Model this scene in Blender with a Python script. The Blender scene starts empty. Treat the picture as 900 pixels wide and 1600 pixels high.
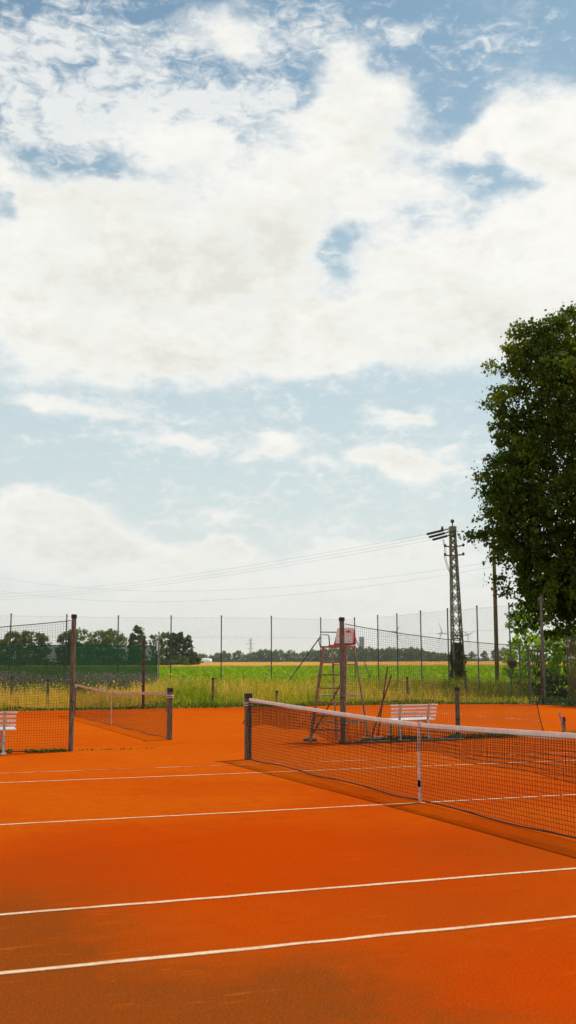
import bpy, math, random
import numpy as np
from mathutils import Vector, Matrix

random.seed(7)
RNG = np.random.default_rng(11)
C = bpy.context.scene.collection
PI = math.pi
R = math.radians

# ------------------------------------------------------------------ camera geometry
CX, CY, CH = -5.92644, -11.48192, 1.56782
YAW, PIT, ROL, FPX = 1.213531, 0.143654, -0.003361, 1675.46
CAM = np.array([CX, CY, CH])
D = np.array([math.cos(YAW)*math.cos(PIT), math.sin(YAW)*math.cos(PIT), math.sin(PIT)])
_r = np.array([math.sin(YAW), -math.cos(YAW), 0.0]); _u = np.cross(_r, D)
RT = _r*math.cos(ROL) + _u*math.sin(ROL)
UP = _u*math.cos(ROL) - _r*math.sin(ROL)
FW = np.array([math.cos(YAW), math.sin(YAW), 0.0])     # horizontal view direction
LA = _r                                                # horizontal right

def ray(x, y):
    return D*FPX + RT*(x-450) - UP*(y-800)
def at(x, y, z=None, Y=None, X=None, s=None):
    """world point seen at a photo pixel, on a given plane (s = distance along the view axis)"""
    v = ray(x, y)
    if z is not None: t = (z-CH)/v[2]
    elif Y is not None: t = (Y-CY)/v[1]
    elif X is not None: t = (X-CX)/v[0]
    else: t = s/(v@FW)
    return CAM + t*v
def sl(s, l):
    """world x, y at distance s along the view axis and l to the right"""
    p = CAM + FW*s + LA*l
    return p[0], p[1]
def terr(s):
    return float(np.interp(s, [0, 62, 350, 950, 6000], [0, 0, 1.3, 5.2, 9.0]))
def terr_xy(x, y):
    return terr((x-CX)*FW[0] + (y-CY)*FW[1])

# ------------------------------------------------------------------ materials
def new_mat(name):
    m = bpy.data.materials.new(name); m.use_nodes = True
    nt = m.node_tree
    return m, nt, nt.nodes['Principled BSDF']
def N(nt, t, **kw):
    n = nt.nodes.new(t)
    for k, v in kw.items(): setattr(n, k, v)
    return n
def mth(nt, op, a, b=None, c=None, clamp=False):
    n = N(nt, 'ShaderNodeMath', operation=op, use_clamp=clamp)
    for i, v in enumerate((a, b, c)):
        if v is None: continue
        if isinstance(v, (int, float)): n.inputs[i].default_value = v
        else: nt.links.new(v, n.inputs[i])
    return n.outputs[0]
def noise(nt, vec, scale, detail=4, rough=0.55, dist=0.0):
    n = N(nt, 'ShaderNodeTexNoise')
    n.inputs['Scale'].default_value = scale; n.inputs['Detail'].default_value = detail
    n.inputs['Roughness'].default_value = rough; n.inputs['Distortion'].default_value = dist
    if vec is not None: nt.links.new(vec, n.inputs['Vector'])
    return n.outputs['Fac']
def sstep(nt, x, a, b):
    n = N(nt, 'ShaderNodeMapRange', interpolation_type='SMOOTHSTEP')
    nt.links.new(x, n.inputs['Value'])
    n.inputs['From Min'].default_value = a; n.inputs['From Max'].default_value = b
    return n.outputs['Result']
def mixc(nt, fac, a, b, blend='MIX'):
    n = N(nt, 'ShaderNodeMix', data_type='RGBA', blend_type=blend)
    for sk, v in ((n.inputs[0], fac), (n.inputs[6], a), (n.inputs[7], b)):
        if isinstance(v, (int, float)): sk.default_value = v
        elif isinstance(v, tuple): sk.default_value = (*v, 1) if len(v) == 3 else v
        else: nt.links.new(v, sk)
    return n.outputs[2]
def scaled(nt, sock, s):
    n = N(nt, 'ShaderNodeMapping'); nt.links.new(sock, n.inputs['Vector'])
    n.inputs['Scale'].default_value = s
    return n.outputs['Vector']
def coords(nt, which='Object'):
    return N(nt, 'ShaderNodeTexCoord').outputs[which]

def simple(name, col, rough=0.6, metal=0.0, var=0.25, scale=12.0, stretch=(1, 1, 1), dark=None, bump=0.0):
    m, nt, b = new_mat(name)
    v = scaled(nt, coords(nt), stretch)
    f = noise(nt, v, scale, 5, 0.65)
    d = dark if dark else tuple(c*(1-var*2) for c in col)
    lt = tuple(min(1, c*(1+var)) for c in col)
    nt.links.new(mixc(nt, sstep(nt, f, 0.3, 0.7), d, lt), b.inputs['Base Color'])
    b.inputs['Roughness'].default_value = rough; b.inputs['Metallic'].default_value = metal
    if bump:
        bp = N(nt, 'ShaderNodeBump'); bp.inputs['Strength'].default_value = bump; bp.inputs['Distance'].default_value = 0.01
        nt.links.new(f, bp.inputs['Height']); nt.links.new(bp.outputs[0], b.inputs['Normal'])
    return m

def leafy(name, c1, c2, c3=None, transl=0.35, rough=0.6):
    m, nt, b = new_mat(name)
    g = N(nt, 'ShaderNodeNewGeometry')
    rnd = g.outputs['Random Per Island']
    col = mixc(nt, rnd, c1, c2)
    if c3:
        f = noise(nt, coords(nt), 0.5, 3)
        col = mixc(nt, sstep(nt, f, 0.48, 0.68), col, c3)
    nt.links.new(col, b.inputs['Base Color']); b.inputs['Roughness'].default_value = rough
    b.inputs['Specular IOR Level'].default_value = 0.25
    tr = N(nt, 'ShaderNodeBsdfTranslucent'); nt.links.new(mixc(nt, 1.0, col, (1.15, 1.25, 0.42), 'MULTIPLY'), tr.inputs['Color'])
    mx = N(nt, 'ShaderNodeMixShader'); mx.inputs[0].default_value = transl
    nt.links.new(b.outputs[0], mx.inputs[1]); nt.links.new(tr.outputs[0], mx.inputs[2])
    nt.links.new(mx.outputs[0], nt.nodes['Material Output'].inputs['Surface'])
    return m

def clay_material():
    m, nt, b = new_mat('clay')
    P = coords(nt)
    base = (0.43, 0.070, 0.0025); red = (0.39, 0.044, 0.0015); brown = (0.17, 0.040, 0.006); pale = (0.47, 0.092, 0.004)
    # broad patches of drier and damper crushed brick
    f1 = noise(nt, P, 0.22, 5, 0.6, 0.6)
    col = mixc(nt, sstep(nt, f1, 0.38, 0.62), red, base)
    # drag-mat streaks running along the court
    st = noise(nt, scaled(nt, P, (0.35, 3.0, 1)), 1.4, 6, 0.65)
    col = mixc(nt, mth(nt, 'MULTIPLY', sstep(nt, st, 0.5, 0.75), 0.35), col, pale)
    sw = noise(nt, scaled(nt, P, (1.2, 0.5, 1)), 1.1, 6, 0.7, 1.5)
    col = mixc(nt, mth(nt, 'MULTIPLY', sstep(nt, sw, 0.52, 0.78), 0.3), col, pale)
    # redder, paler and browner clay patches at set places, the brown ones mostly near
    q = N(nt, 'ShaderNodeVectorMath', operation='ADD')
    nz = N(nt, 'ShaderNodeTexNoise'); nz.inputs['Scale'].default_value = 0.8; nz.inputs['Detail'].default_value = 9; nz.inputs['Roughness'].default_value = 0.68
    nt.links.new(P, nz.inputs['Vector'])
    sc = N(nt, 'ShaderNodeVectorMath', operation='MULTIPLY_ADD')
    nt.links.new(nz.outputs['Color'], sc.inputs[0]); sc.inputs[1].default_value = (2.2, 2.8, 0); sc.inputs[2].default_value = (-1.1, -1.4, 0)
    nt.links.new(P, q.inputs[0]); nt.links.new(sc.outputs[0], q.inputs[1])
    def patch_field(lst):
        acc = None
        for px, py, rx, ry, w in lst:
            c = at(px, py, z=0)
            ma = N(nt, 'ShaderNodeVectorMath', operation='MULTIPLY_ADD')
            nt.links.new(q.outputs[0], ma.inputs[0])
            ma.inputs[1].default_value = (1/rx, 1/ry, 0); ma.inputs[2].default_value = (-c[0]/rx, -c[1]/ry, 0)
            dt = N(nt, 'ShaderNodeVectorMath', operation='DOT_PRODUCT')
            nt.links.new(ma.outputs[0], dt.inputs[0]); nt.links.new(ma.outputs[0], dt.inputs[1])
            e = mth(nt, 'EXPONENT', mth(nt, 'MULTIPLY', dt.outputs['Value'], -1.0))
            acc = mth(nt, 'MULTIPLY', e, w) if acc is None else mth(nt, 'MULTIPLY_ADD', e, w, acc)
        return mth(nt, 'MINIMUM', acc, 1.0)
    col = mixc(nt, mth(nt, 'MULTIPLY', patch_field(CLAY_RED), 0.9), col, (0.39, 0.034, 0.0008))
    col = mixc(nt, mth(nt, 'MULTIPLY', patch_field(CLAY_PALE), 0.6), col, (0.50, 0.090, 0.004))
    acc = patch_field(CLAY_BROWN)
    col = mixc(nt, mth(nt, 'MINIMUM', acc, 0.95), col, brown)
    # grain and crumbs
    g1 = noise(nt, P, 75, 4, 0.75)
    g2 = noise(nt, P, 5, 9, 0.72, 0.3)
    col = mixc(nt, mth(nt, 'MULTIPLY', sstep(nt, g1, 0.46, 0.68), 0.30), col, (0.60, 0.13, 0.010))
    col = mixc(nt, mth(nt, 'MULTIPLY', sstep(nt, g1, 0.52, 0.32), 0.36), col, (0.24, 0.034, 0.002))
    col = mixc(nt, mth(nt, 'MULTIPLY', sstep(nt, g2, 0.50, 0.68), 0.42), col, (0.29, 0.038, 0.002))
    crumb = noise(nt, P, 120, 1, 0.5)
    col = mixc(nt, sstep(nt, crumb, 0.74, 0.80), col, (0.60, 0.24, 0.07))
    # slide marks and scuffs: short, bent, paler strokes; ball marks: small dark dots
    sm = noise(nt, scaled(nt, P, (0.9, 5.5, 1)), 1.3, 3, 0.5, 2.2)
    gate = sstep(nt, noise(nt, P, 0.55, 3), 0.50, 0.62)
    scuff = mth(nt, 'MULTIPLY', mth(nt, 'MULTIPLY', sstep(nt, sm, 0.62, 0.70), gate), 0.28)
    col = mixc(nt, scuff, col, (0.56, 0.135, 0.012))
    vo = N(nt, 'ShaderNodeTexVoronoi'); vo.inputs['Scale'].default_value = 2.1; nt.links.new(P, vo.inputs['Vector'])
    dot = mth(nt, 'MULTIPLY', sstep(nt, vo.outputs['Distance'], 0.085, 0.05), sstep(nt, noise(nt, P, 0.9, 2), 0.52, 0.58))
    col = mixc(nt, mth(nt, 'MULTIPLY', dot, 0.5), col, (0.25, 0.035, 0.002))
    nt.links.new(col, b.inputs['Base Color'])
    b.inputs['Roughness'].default_value = 1.0; b.inputs['Specular IOR Level'].default_value = 0.0
    bp = N(nt, 'ShaderNodeBump'); bp.inputs['Strength'].default_value = 0.35; bp.inputs['Distance'].default_value = 0.015
    h = mth(nt, 'ADD', mth(nt, 'MULTIPLY', g1, 0.35), mth(nt, 'ADD', g2, mth(nt, 'SUBTRACT', mth(nt, 'MULTIPLY', st, 0.8), mth(nt, 'MULTIPLY', dot, 0.5))))
    nt.links.new(h, bp.inputs['Height']); nt.links.new(bp.outputs[0], b.inputs['Normal'])
    return m
CLAY_BROWN = [(-60, 1480, 0.85, 2.2, 1.05), (40, 1600, 0.7, 1.1, 0.85), (300, 1600, 0.9, 0.8, 0.6), (520, 1560, 0.6, 0.9, 0.75),
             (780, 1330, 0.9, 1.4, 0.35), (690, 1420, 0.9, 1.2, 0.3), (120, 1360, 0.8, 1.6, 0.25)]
CLAY_PALE = [(300, 1135, 16, 9, 0.9), (750, 1115, 10, 6, 0.9), (60, 1195, 7, 3, 0.5), (560, 1190, 6, 3, 0.4)]
CLAY_RED = [(430, 1360, 2.0, 2.0, 1.0), (200, 1330, 1.5, 1.5, 0.6), (860, 1540, 1.2, 0.9, 1.0), (620, 1300, 1.6, 2.0, 0.5)]

def line_material():
    m, nt, b = new_mat('line_tape')
    P = coords(nt)
    f = noise(nt, P, 14, 5, 0.7)
    g = noise(nt, P, 2.2, 4, 0.6)
    col = mixc(nt, sstep(nt, f, 0.42, 0.72), (0.68, 0.50, 0.32), (0.60, 0.36, 0.17))
    col = mixc(nt, mth(nt, 'MULTIPLY', sstep(nt, g, 0.45, 0.68), 0.6), col, (0.50, 0.19, 0.05))
    k = noise(nt, P, 30, 4, 0.7)
    col = mixc(nt, mth(nt, 'MULTIPLY', sstep(nt, k, 0.54, 0.66), 0.7), col, (0.46, 0.13, 0.02))
    nt.links.new(col, b.inputs['Base Color']); b.inputs['Roughness'].default_value = 0.8
    return m
def faint_material():
    m, nt, b = new_mat('buried_line_tape')
    P = coords(nt)
    g = noise(nt, P, 1.1, 5, 0.65)
    col = mixc(nt, sstep(nt, g, 0.42, 0.56), (0.66, 0.36, 0.2), (0.42, 0.062, 0.0045))
    nt.links.new(col, b.inputs['Base Color']); b.inputs['Roughness'].default_value = 0.9
    return m
def cloth_screen():
    m, nt, b = new_mat('windscreen_cloth')
    P = coords(nt)
    f = noise(nt, scaled(nt, P, (1.2, 1.2, 0.12)), 1.6, 4)
    nt.links.new(mixc(nt, f, (0.022, 0.095, 0.038), (0.045, 0.155, 0.068)), b.inputs['Base Color'])
    b.inputs['Roughness'].default_value = 0.7
    tp = N(nt, 'ShaderNodeBsdfTransparent'); mx = N(nt, 'ShaderNodeMixShader')
    fac = mth(nt, 'ADD', mth(nt, 'MULTIPLY', f, 0.25), 0.52)
    nt.links.new(fac, mx.inputs[0]); nt.links.new(tp.outputs[0], mx.inputs[1]); nt.links.new(b.outputs[0], mx.inputs[2])
    nt.links.new(mx.outputs[0], nt.nodes['Material Output'].inputs['Surface'])
    return m
def field_material(name, a, bcol, c, sc=(0.25, 0.25, 1), scale=1.0):
    m, nt, b = new_mat(name)
    P = coords(nt)
    f = noise(nt, scaled(nt, P, sc), scale, 6, 0.7)
    g = noise(nt, P, 0.03, 4, 0.6)
    h = noise(nt, P, 2.5, 4, 0.7)
    col = mixc(nt, sstep(nt, f, 0.35, 0.65), a, bcol)
    col = mixc(nt, mth(nt, 'MULTIPLY', sstep(nt, g, 0.45, 0.65), 0.6), col, c)
    col = mixc(nt, mth(nt, 'MULTIPLY', sstep(nt, h, 0.5, 0.8), 0.5), col, tuple(x*0.45 for x in a))
    nt.links.new(col, b.inputs['Base Color']); b.inputs['Roughness'].default_value = 1.0
    b.inputs['Specular IOR Level'].default_value = 0.0
    return m

M = dict(
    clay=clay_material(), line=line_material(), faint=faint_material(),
    earth=field_material('earth', (0.26, 0.18, 0.06), (0.20, 0.17, 0.035), (0.30, 0.21, 0.075)),
    crop=field_material('crop_leaves_ground', (0.12, 0.20, 0.008), (0.15, 0.23, 0.010), (0.17, 0.22, 0.015)),
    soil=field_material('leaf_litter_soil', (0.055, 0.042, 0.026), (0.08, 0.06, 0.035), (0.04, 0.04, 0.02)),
    wheat=field_material('ripe_wheat', (0.50, 0.25, 0.045), (0.56, 0.29, 0.06), (0.46, 0.24, 0.045)),
    asphalt=simple('path_asphalt', (0.06, 0.058, 0.055), 0.9, var=0.2),
    wood=simple('weathered_wood', (0.165, 0.138, 0.095), 0.85, var=0.35, scale=9, stretch=(6, 6, 0.7), bump=0.5),
    greywood=simple('grey_post_wood', (0.155, 0.135, 0.10), 0.85, var=0.35, scale=9, stretch=(6, 6, 0.8), bump=0.5),
    ladder=simple('brown_painted_steel', (0.26, 0.15, 0.085), 0.6, var=0.3, scale=14),
    polewood=simple('tarred_pole_wood', (0.22, 0.145, 0.075), 0.9, var=0.3, scale=4, stretch=(5, 5, 0.4)),
    black=simple('black_cap', (0.012, 0.011, 0.010), 0.5, var=0.2),
    steel=simple('dull_steel', (0.11, 0.115, 0.115), 0.55, 0.3, var=0.25, scale=6),
    galv=simple('galvanised_tube', (0.30, 0.30, 0.285), 0.55, 0.3, var=0.2, scale=8),
    rust=simple('rusty_steel', (0.10, 0.055, 0.038), 0.85, var=0.4, scale=10),
    lattice=simple('lattice_paint', (0.30, 0.255, 0.18), 0.8, var=0.3, scale=3),
    white=simple('white_bench_paint', (0.82, 0.80, 0.77), 0.45, var=0.06, scale=10),
    benchleg=simple('bench_frame_paint', (0.56, 0.50, 0.42), 0.55, var=0.2, scale=14),
    tape=simple('net_tape_canvas', (0.86, 0.81, 0.72), 0.9, var=0.05, scale=7, dark=(0.80, 0.69, 0.58)),
    oldtape=simple('faded_net_tape', (0.60, 0.40, 0.31), 0.85, var=0.18, scale=5),
    strap=simple('strap_canvas', (0.74, 0.50, 0.38), 0.85, var=0.2, scale=10, dark=(0.55, 0.26, 0.15)),
    thread=simple('net_thread', (0.026, 0.024, 0.014), 0.8, var=0.2),
    divthread=simple('divider_thread', (0.030, 0.026, 0.018), 0.8, var=0.2),
    wire=simple('fence_wire', (0.09, 0.10, 0.10), 0.6, 0.2, var=0.2),
    cable=simple('power_cable', (0.12, 0.12, 0.12), 0.6, var=0.2),
    red=simple('red_seat_plastic', (0.66, 0.035, 0.012), 0.4, var=0.15, scale=10),
    pad=simple('white_seat_cover', (0.84, 0.75, 0.66), 0.8, var=0.08, scale=10),
    broomwood=simple('broom_handle_wood', (0.17, 0.07, 0.035), 0.7, var=0.3, scale=10),
    board=simple('broom_head_board', (0.50, 0.33, 0.20), 0.8, var=0.25, scale=12),
    bristle=simple('bristles', (0.05, 0.035, 0.025), 0.9, var=0.3),
    screen=cloth_screen(),
    bark=simple('bark', (0.075, 0.058, 0.04), 0.95, var=0.4, scale=6, stretch=(3, 3, 0.6), bump=0.8),
    lime=leafy('lime_leaves', (0.034, 0.062, 0.008), (0.095, 0.135, 0.014), (0.17, 0.190, 0.013), 0.44),
    bush=leafy('bush_leaves', (0.22, 0.32, 0.04), (0.34, 0.45, 0.08), None, 0.65),
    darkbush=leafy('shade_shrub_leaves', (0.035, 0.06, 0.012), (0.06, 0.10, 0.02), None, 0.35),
    edgeweed=leafy('edge_weed_leaves', (0.07, 0.10, 0.015), (0.16, 0.19, 0.03), None, 0.35),
    ivy=leafy('ivy_leaves', (0.07, 0.09, 0.018), (0.14, 0.155, 0.04), None, 0.4),
    farleaf=leafy('far_tree_leaves', (0.085, 0.14, 0.024), (0.14, 0.20, 0.038), (0.17, 0.215, 0.046), 0.45),
    poplar=leafy('poplar_leaves', (0.048, 0.09, 0.018), (0.09, 0.14, 0.028), None, 0.35),
    dry=leafy('dry_grass_blades', (0.62, 0.36, 0.085), (0.76, 0.48, 0.16), (0.58, 0.38, 0.06), 0.5),
    green=leafy('green_grass_blades', (0.16, 0.23, 0.015), (0.28, 0.32, 0.03), (0.40, 0.36, 0.035), 0.5),
    cropleaf=leafy('crop_leaves', (0.18, 0.29, 0.008), (0.29, 0.40, 0.014), (0.32, 0.38, 0.016), 0.5),
    purple=leafy('purple_flowers', (0.13, 0.105, 0.135), (0.21, 0.165, 0.22), None, 0.3),
    yellow=leafy('yellow_flowers', (0.55, 0.38, 0.02), (0.68, 0.50, 0.04), None, 0.3),
    foil=simple('tunnel_foil', (0.72, 0.70, 0.66), 0.4, var=0.06, scale=1),
    concrete=simple('tower_concrete', (0.10, 0.11, 0.12), 0.9, var=0.1, scale=0.2),
    turbine=simple('turbine_paint', (0.30, 0.31, 0.32), 0.5, var=0.03, scale=0.1),
    dullpipe=simple('dull_grey_pipe', (0.15, 0.13, 0.10), 0.7, var=0.3),
    polegrey=simple('dull_pole_grey', (0.15, 0.15, 0.13), 0.7, 0.1, var=0.2),
    porcelain=simple('brown_porcelain', (0.09, 0.06, 0.045), 0.35, var=0.2),
)

# ------------------------------------------------------------------ mesh builder
class MB:
    def __init__(self): self.v = []; self.f = []; self.n = 0
    def add(self, v, f):
        v = np.asarray(v, float).reshape(-1, 3)
        self.f.extend([tuple(int(i)+self.n for i in q) for q in f]); self.v.append(v); self.n += len(v)
        return self
    def box(self, c, size, rz=0.0, M3=None):
        sx, sy, sz = [a/2 for a in size]
        v = np.array([(x, y, z) for z in (-sz, sz) for x, y in ((-sx, -sy), (sx, -sy), (sx, sy), (-sx, sy))])
        if M3 is not None: v = v @ np.asarray(M3).T
        elif rz:
            ca, sa = math.cos(rz), math.sin(rz); v = v @ np.array([[ca, -sa, 0], [sa, ca, 0], [0, 0, 1]]).T
        return self.add(v+np.asarray(c), [(3, 2, 1, 0), (4, 5, 6, 7), (0, 1, 5, 4), (1, 2, 6, 5), (2, 3, 7, 6), (3, 0, 4, 7)])
    def bar(self, a, b, w, h, up=(0, 0, 1)):
        """rectangular bar from a to b, w across, h along 'up'"""
        a, b = np.asarray(a, float), np.asarray(b, float)
        d = b-a; L = np.linalg.norm(d); d = d/L
        up = np.asarray(up, float); s = np.cross(d, up)
        if np.linalg.norm(s) < 1e-6: s = np.cross(d, (1, 0, 0))
        s /= np.linalg.norm(s); u = np.cross(s, d)
        return self.box((a+b)/2, (L, w, h), M3=np.stack([d, s, u], 1))
    def tube(self, pts, rad, n=8, caps=True):
        pts = np.asarray(pts, float); k = len(pts)
        rad = np.full(k, rad) if np.isscalar(rad) else np.asarray(rad, float)
        t = np.gradient(pts, axis=0); t /= np.linalg.norm(t, axis=1)[:, None]+1e-12
        ref = np.array([0, 0, 1.]) if abs(t[:, 2]).mean() < 0.8 else np.array([1., 0, 0])
        s = np.cross(t, ref); s /= np.linalg.norm(s, axis=1)[:, None]+1e-12
        u = np.cross(s, t)
        a = np.arange(n)*2*PI/n
        v = pts[:, None]+rad[:, None, None]*(np.cos(a)[None, :, None]*s[:, None]+np.sin(a)[None, :, None]*u[:, None])
        f = [(i*n+j, i*n+(j+1) % n, (i+1)*n+(j+1) % n, (i+1)*n+j) for i in range(k-1) for j in range(n)]
        if caps: f += [tuple(range(n-1, -1, -1)), tuple((k-1)*n+j for j in range(n))]
        return self.add(v, f)
    def lathe(self, prof, c=(0, 0, 0), n=16):
        """profile of (r, z)"""
        a = np.arange(n)*2*PI/n; v = []
        for r, z in prof: v += [(c[0]+r*math.cos(q), c[1]+r*math.sin(q), c[2]+z) for q in a]
        k = len(prof)
        f = [(i*n+j, i*n+(j+1) % n, (i+1)*n+(j+1) % n, (i+1)*n+j) for i in range(k-1) for j in range(n)]
        f += [tuple(range(n-1, -1, -1)), tuple((k-1)*n+j for j in range(n))]
        return self.add(v, f)
    def build(self, name, mat, parent=None, smooth=False, bevel=0.0):
        me = bpy.data.meshes.new(name)
        me.from_pydata(np.concatenate(self.v).tolist(), [], self.f); me.update()
        me.materials.append(mat)
        if smooth:
            me.polygons.foreach_set('use_smooth', [True]*len(me.polygons))
        o = bpy.data.objects.new(name, me); C.objects.link(o)
        if parent is not None:
            o.parent = parent
        if bevel:
            b = o.modifiers.new('bevel', 'BEVEL'); b.width = bevel; b.segments = 2; b.limit_method = 'ANGLE'
        return o
def quads(name, V, mat, parent=None, tri=False):
    """V: (n, 4, 3) array of loose quads"""
    V = np.asarray(V, np.float32); k = V.shape[1]; n = len(V)
    me = bpy.data.meshes.new(name)
    me.vertices.add(n*k); me.vertices.foreach_set('co', V.reshape(-1))
    me.loops.add(n*k); me.loops.foreach_set('vertex_index', np.arange(n*k, dtype=np.int32))
    me.polygons.add(n); me.polygons.foreach_set('loop_start', np.arange(0, n*k, k, dtype=np.int32))
    me.update(calc_edges=True); me.materials.append(mat)
    o = bpy.data.objects.new(name, me); C.objects.link(o)
    if parent is not None: o.parent = parent
    return o
def tag(o, label=None, cat=None, group=None, kind=None):
    if label: o['label'] = label
    if cat: o['category'] = cat
    if group: o['group'] = group
    if kind: o['kind'] = kind
    return o
def thing(name, loc, label, cat, group=None, rz=0.0):
    o = bpy.data.objects.new(name, None); C.objects.link(o)
    o.location = loc; o.rotation_euler = (0, 0, rz); o.empty_display_size = 0.2
    return tag(o, label, cat, group)
def copy_tree(o, parent=None):
    c = o.copy(); C.objects.link(c)
    if parent is not None: c.parent = parent
    for ch in list(o.children): copy_tree(ch, c)
    return c

# ------------------------------------------------------------------ ground, court, fields
def sheet(name, xs, ys, zf, mat):
    xs, ys = np.asarray(xs), np.asarray(ys)
    P = [(x, y, zf(x, y)) for y in ys for x in xs]; k = len(xs)
    F = [(j*k+i, j*k+i+1, (j+1)*k+i+1, (j+1)*k+i) for j in range(len(ys)-1) for i in range(k-1)]
    return MB().add(P, F).build(name, mat)
def sl_sheet(name, ss, ls, zf, mat):
    P = []; k = len(ls)
    for s in ss:
        for l in ls:
            x, y = sl(s, l if np.isscalar(l) else l(s)); P.append((x, y, zf(s, l)))
    F = [(j*k+i, j*k+i+1, (j+1)*k+i+1, (j+1)*k+i) for j in range(len(ss)-1) for i in range(k-1)]
    return MB().add(P, F).build(name, mat)

o = sl_sheet('ground', [-80, -20, 0, 20, 40, 62, 100, 160, 250, 350, 500, 700, 950, 1500, 2500, 4000, 6000],
             [-4000, -1500, -500, -150, -60, -20, 0, 20, 60, 150, 500, 1500, 4000], lambda s, l: terr(s)-0.03, M['earth'])
tag(o, 'dry earth and grass ground around the courts', kind='structure')

# clay surface: back edge slightly ragged
xs = np.concatenate([np.linspace(-45, -6, 14), np.linspace(-5, 19.4, 100)])
def edge_y(x): return 29.55 + 0.10*math.sin(x*1.7) + 0.07*math.sin(x*4.3+1) - max(0, x-15)*0.45
mb = MB(); P = []
for x in xs: P += [(x, -25, 0), (x, 0, 0), (x, edge_y(x), 0)]
F = []
for i in range(len(xs)-1):
    for j in range(2): F.append((i*3+j, (i+1)*3+j, (i+1)*3+j+1, i*3+j+1))
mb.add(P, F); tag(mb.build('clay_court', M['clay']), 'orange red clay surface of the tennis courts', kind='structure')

def court_line(x0, y0, x1, y1, w, mat, z=0.004):
    """a nailed-down tape with slightly uneven edges"""
    mb = MB(); a = np.array([x0, y0]); b = np.array([x1, y1]); L = np.linalg.norm(b-a); d = (b-a)/L; nrm = np.array([-d[1], d[0]])
    k = max(2, int(L/0.25)); P = []
    for i in range(k+1):
        c = a+d*L*i/k + nrm*RNG.normal(0, 0.0035)
        w1, w2 = w/2+RNG.normal(0, 0.0035), w/2+RNG.normal(0, 0.0035)
        P += [(*(c-nrm*w1), z), (*(c+nrm*w2), z)]
    mb.add(P, [(2*i, 2*i+2, 2*i+3, 2*i+1) for i in range(k)])
    return tag(mb.build('court_line', mat), kind='structure')
HL = 11.885
for yc, mt in ((0.0, M['line']), (18.27, M['faint'])):
    for yy in (5.485, 4.115, -4.115, -5.485):
        m2 = mt if yc == 0 else None
        if yc == 0: court_line(-HL, yy, HL, yy, 0.05 if abs(yy) != 5.485 else 0.05, M['faint'] if yy == 5.485 else M['line'])
    if yc == 0:
        court_line(-6.4, 0, 6.4, 0, 0.05, M['line'])
        for sx in (-6.4, 6.4): court_line(sx, yc-4.09, sx, yc-0.025, 0.05, mt); court_line(sx, yc+0.025, sx, yc+4.09, 0.05, mt)
    for sx in (-1, 1):
        court_line(sx*(HL+0.05), yc-5.51, sx*(HL+0.05), yc+5.51, 0.07, M['line'] if yc == 0 else M['faint'])
court_line(6.4, 14.2, 6.4, 22.3, 0.05, M['faint'])

# fields
def crop_z(s, l): return terr(s) + 0.14
o = sl_sheet('crop_field', [61, 64, 70, 80, 95, 115, 140, 170, 210, 260, 310, 355], [-260, -120, -60, -30, -15, 0, 15, 30, 60, 120, 260],
             lambda s, l: terr(s)+0.05, M['crop'])
tag(o, 'bright green field of low leafy crop behind the fence', kind='structure')
mb = MB(); P = []; ls = np.concatenate([np.linspace(-700, -160, 20), np.linspace(-150, 150, 120), np.linspace(160, 700, 20)])
ss = [354, 355, 380, 430, 500, 600, 720, 850, 950]
for i, s in enumerate(ss):
    for l in ls:
        x, y = sl(s, l); P.append((x, y, terr(s)+(0.0 if i == 0 else 0.85+0.06*math.sin(l*0.9)+0.05*math.sin(l*0.37+s))))
k = len(ls)
F = [(j*k+i, j*k+i+1, (j+1)*k+i+1, (j+1)*k+i) for j in range(len(ss)-1) for i in range(k-1)]
tag(mb.add(P, F).build('wheat_field', M['wheat']), 'ripe golden wheat field below the far treeline', kind='structure')

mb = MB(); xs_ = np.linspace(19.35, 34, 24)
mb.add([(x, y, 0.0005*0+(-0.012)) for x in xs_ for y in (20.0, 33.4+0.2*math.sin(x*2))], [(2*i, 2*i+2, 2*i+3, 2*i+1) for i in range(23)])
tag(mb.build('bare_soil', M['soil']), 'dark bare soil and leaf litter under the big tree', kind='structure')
# asphalt path beyond the gate on the right
mb = MB(); a0, a1, a2, a3 = np.array([19.6, 33.6, 0]), np.array([45, 33.6, 0]), np.array([45, 41.3, 0]), np.array([19.9, 41.3, 0])
mb.add([(*q[:2], 0.006) for q in (a0, a1, a2, a3)], [(0, 1, 2, 3)])
tag(mb.build('path', M['asphalt']), 'grey asphalt path in the shade outside the gate', kind='structure')

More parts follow.
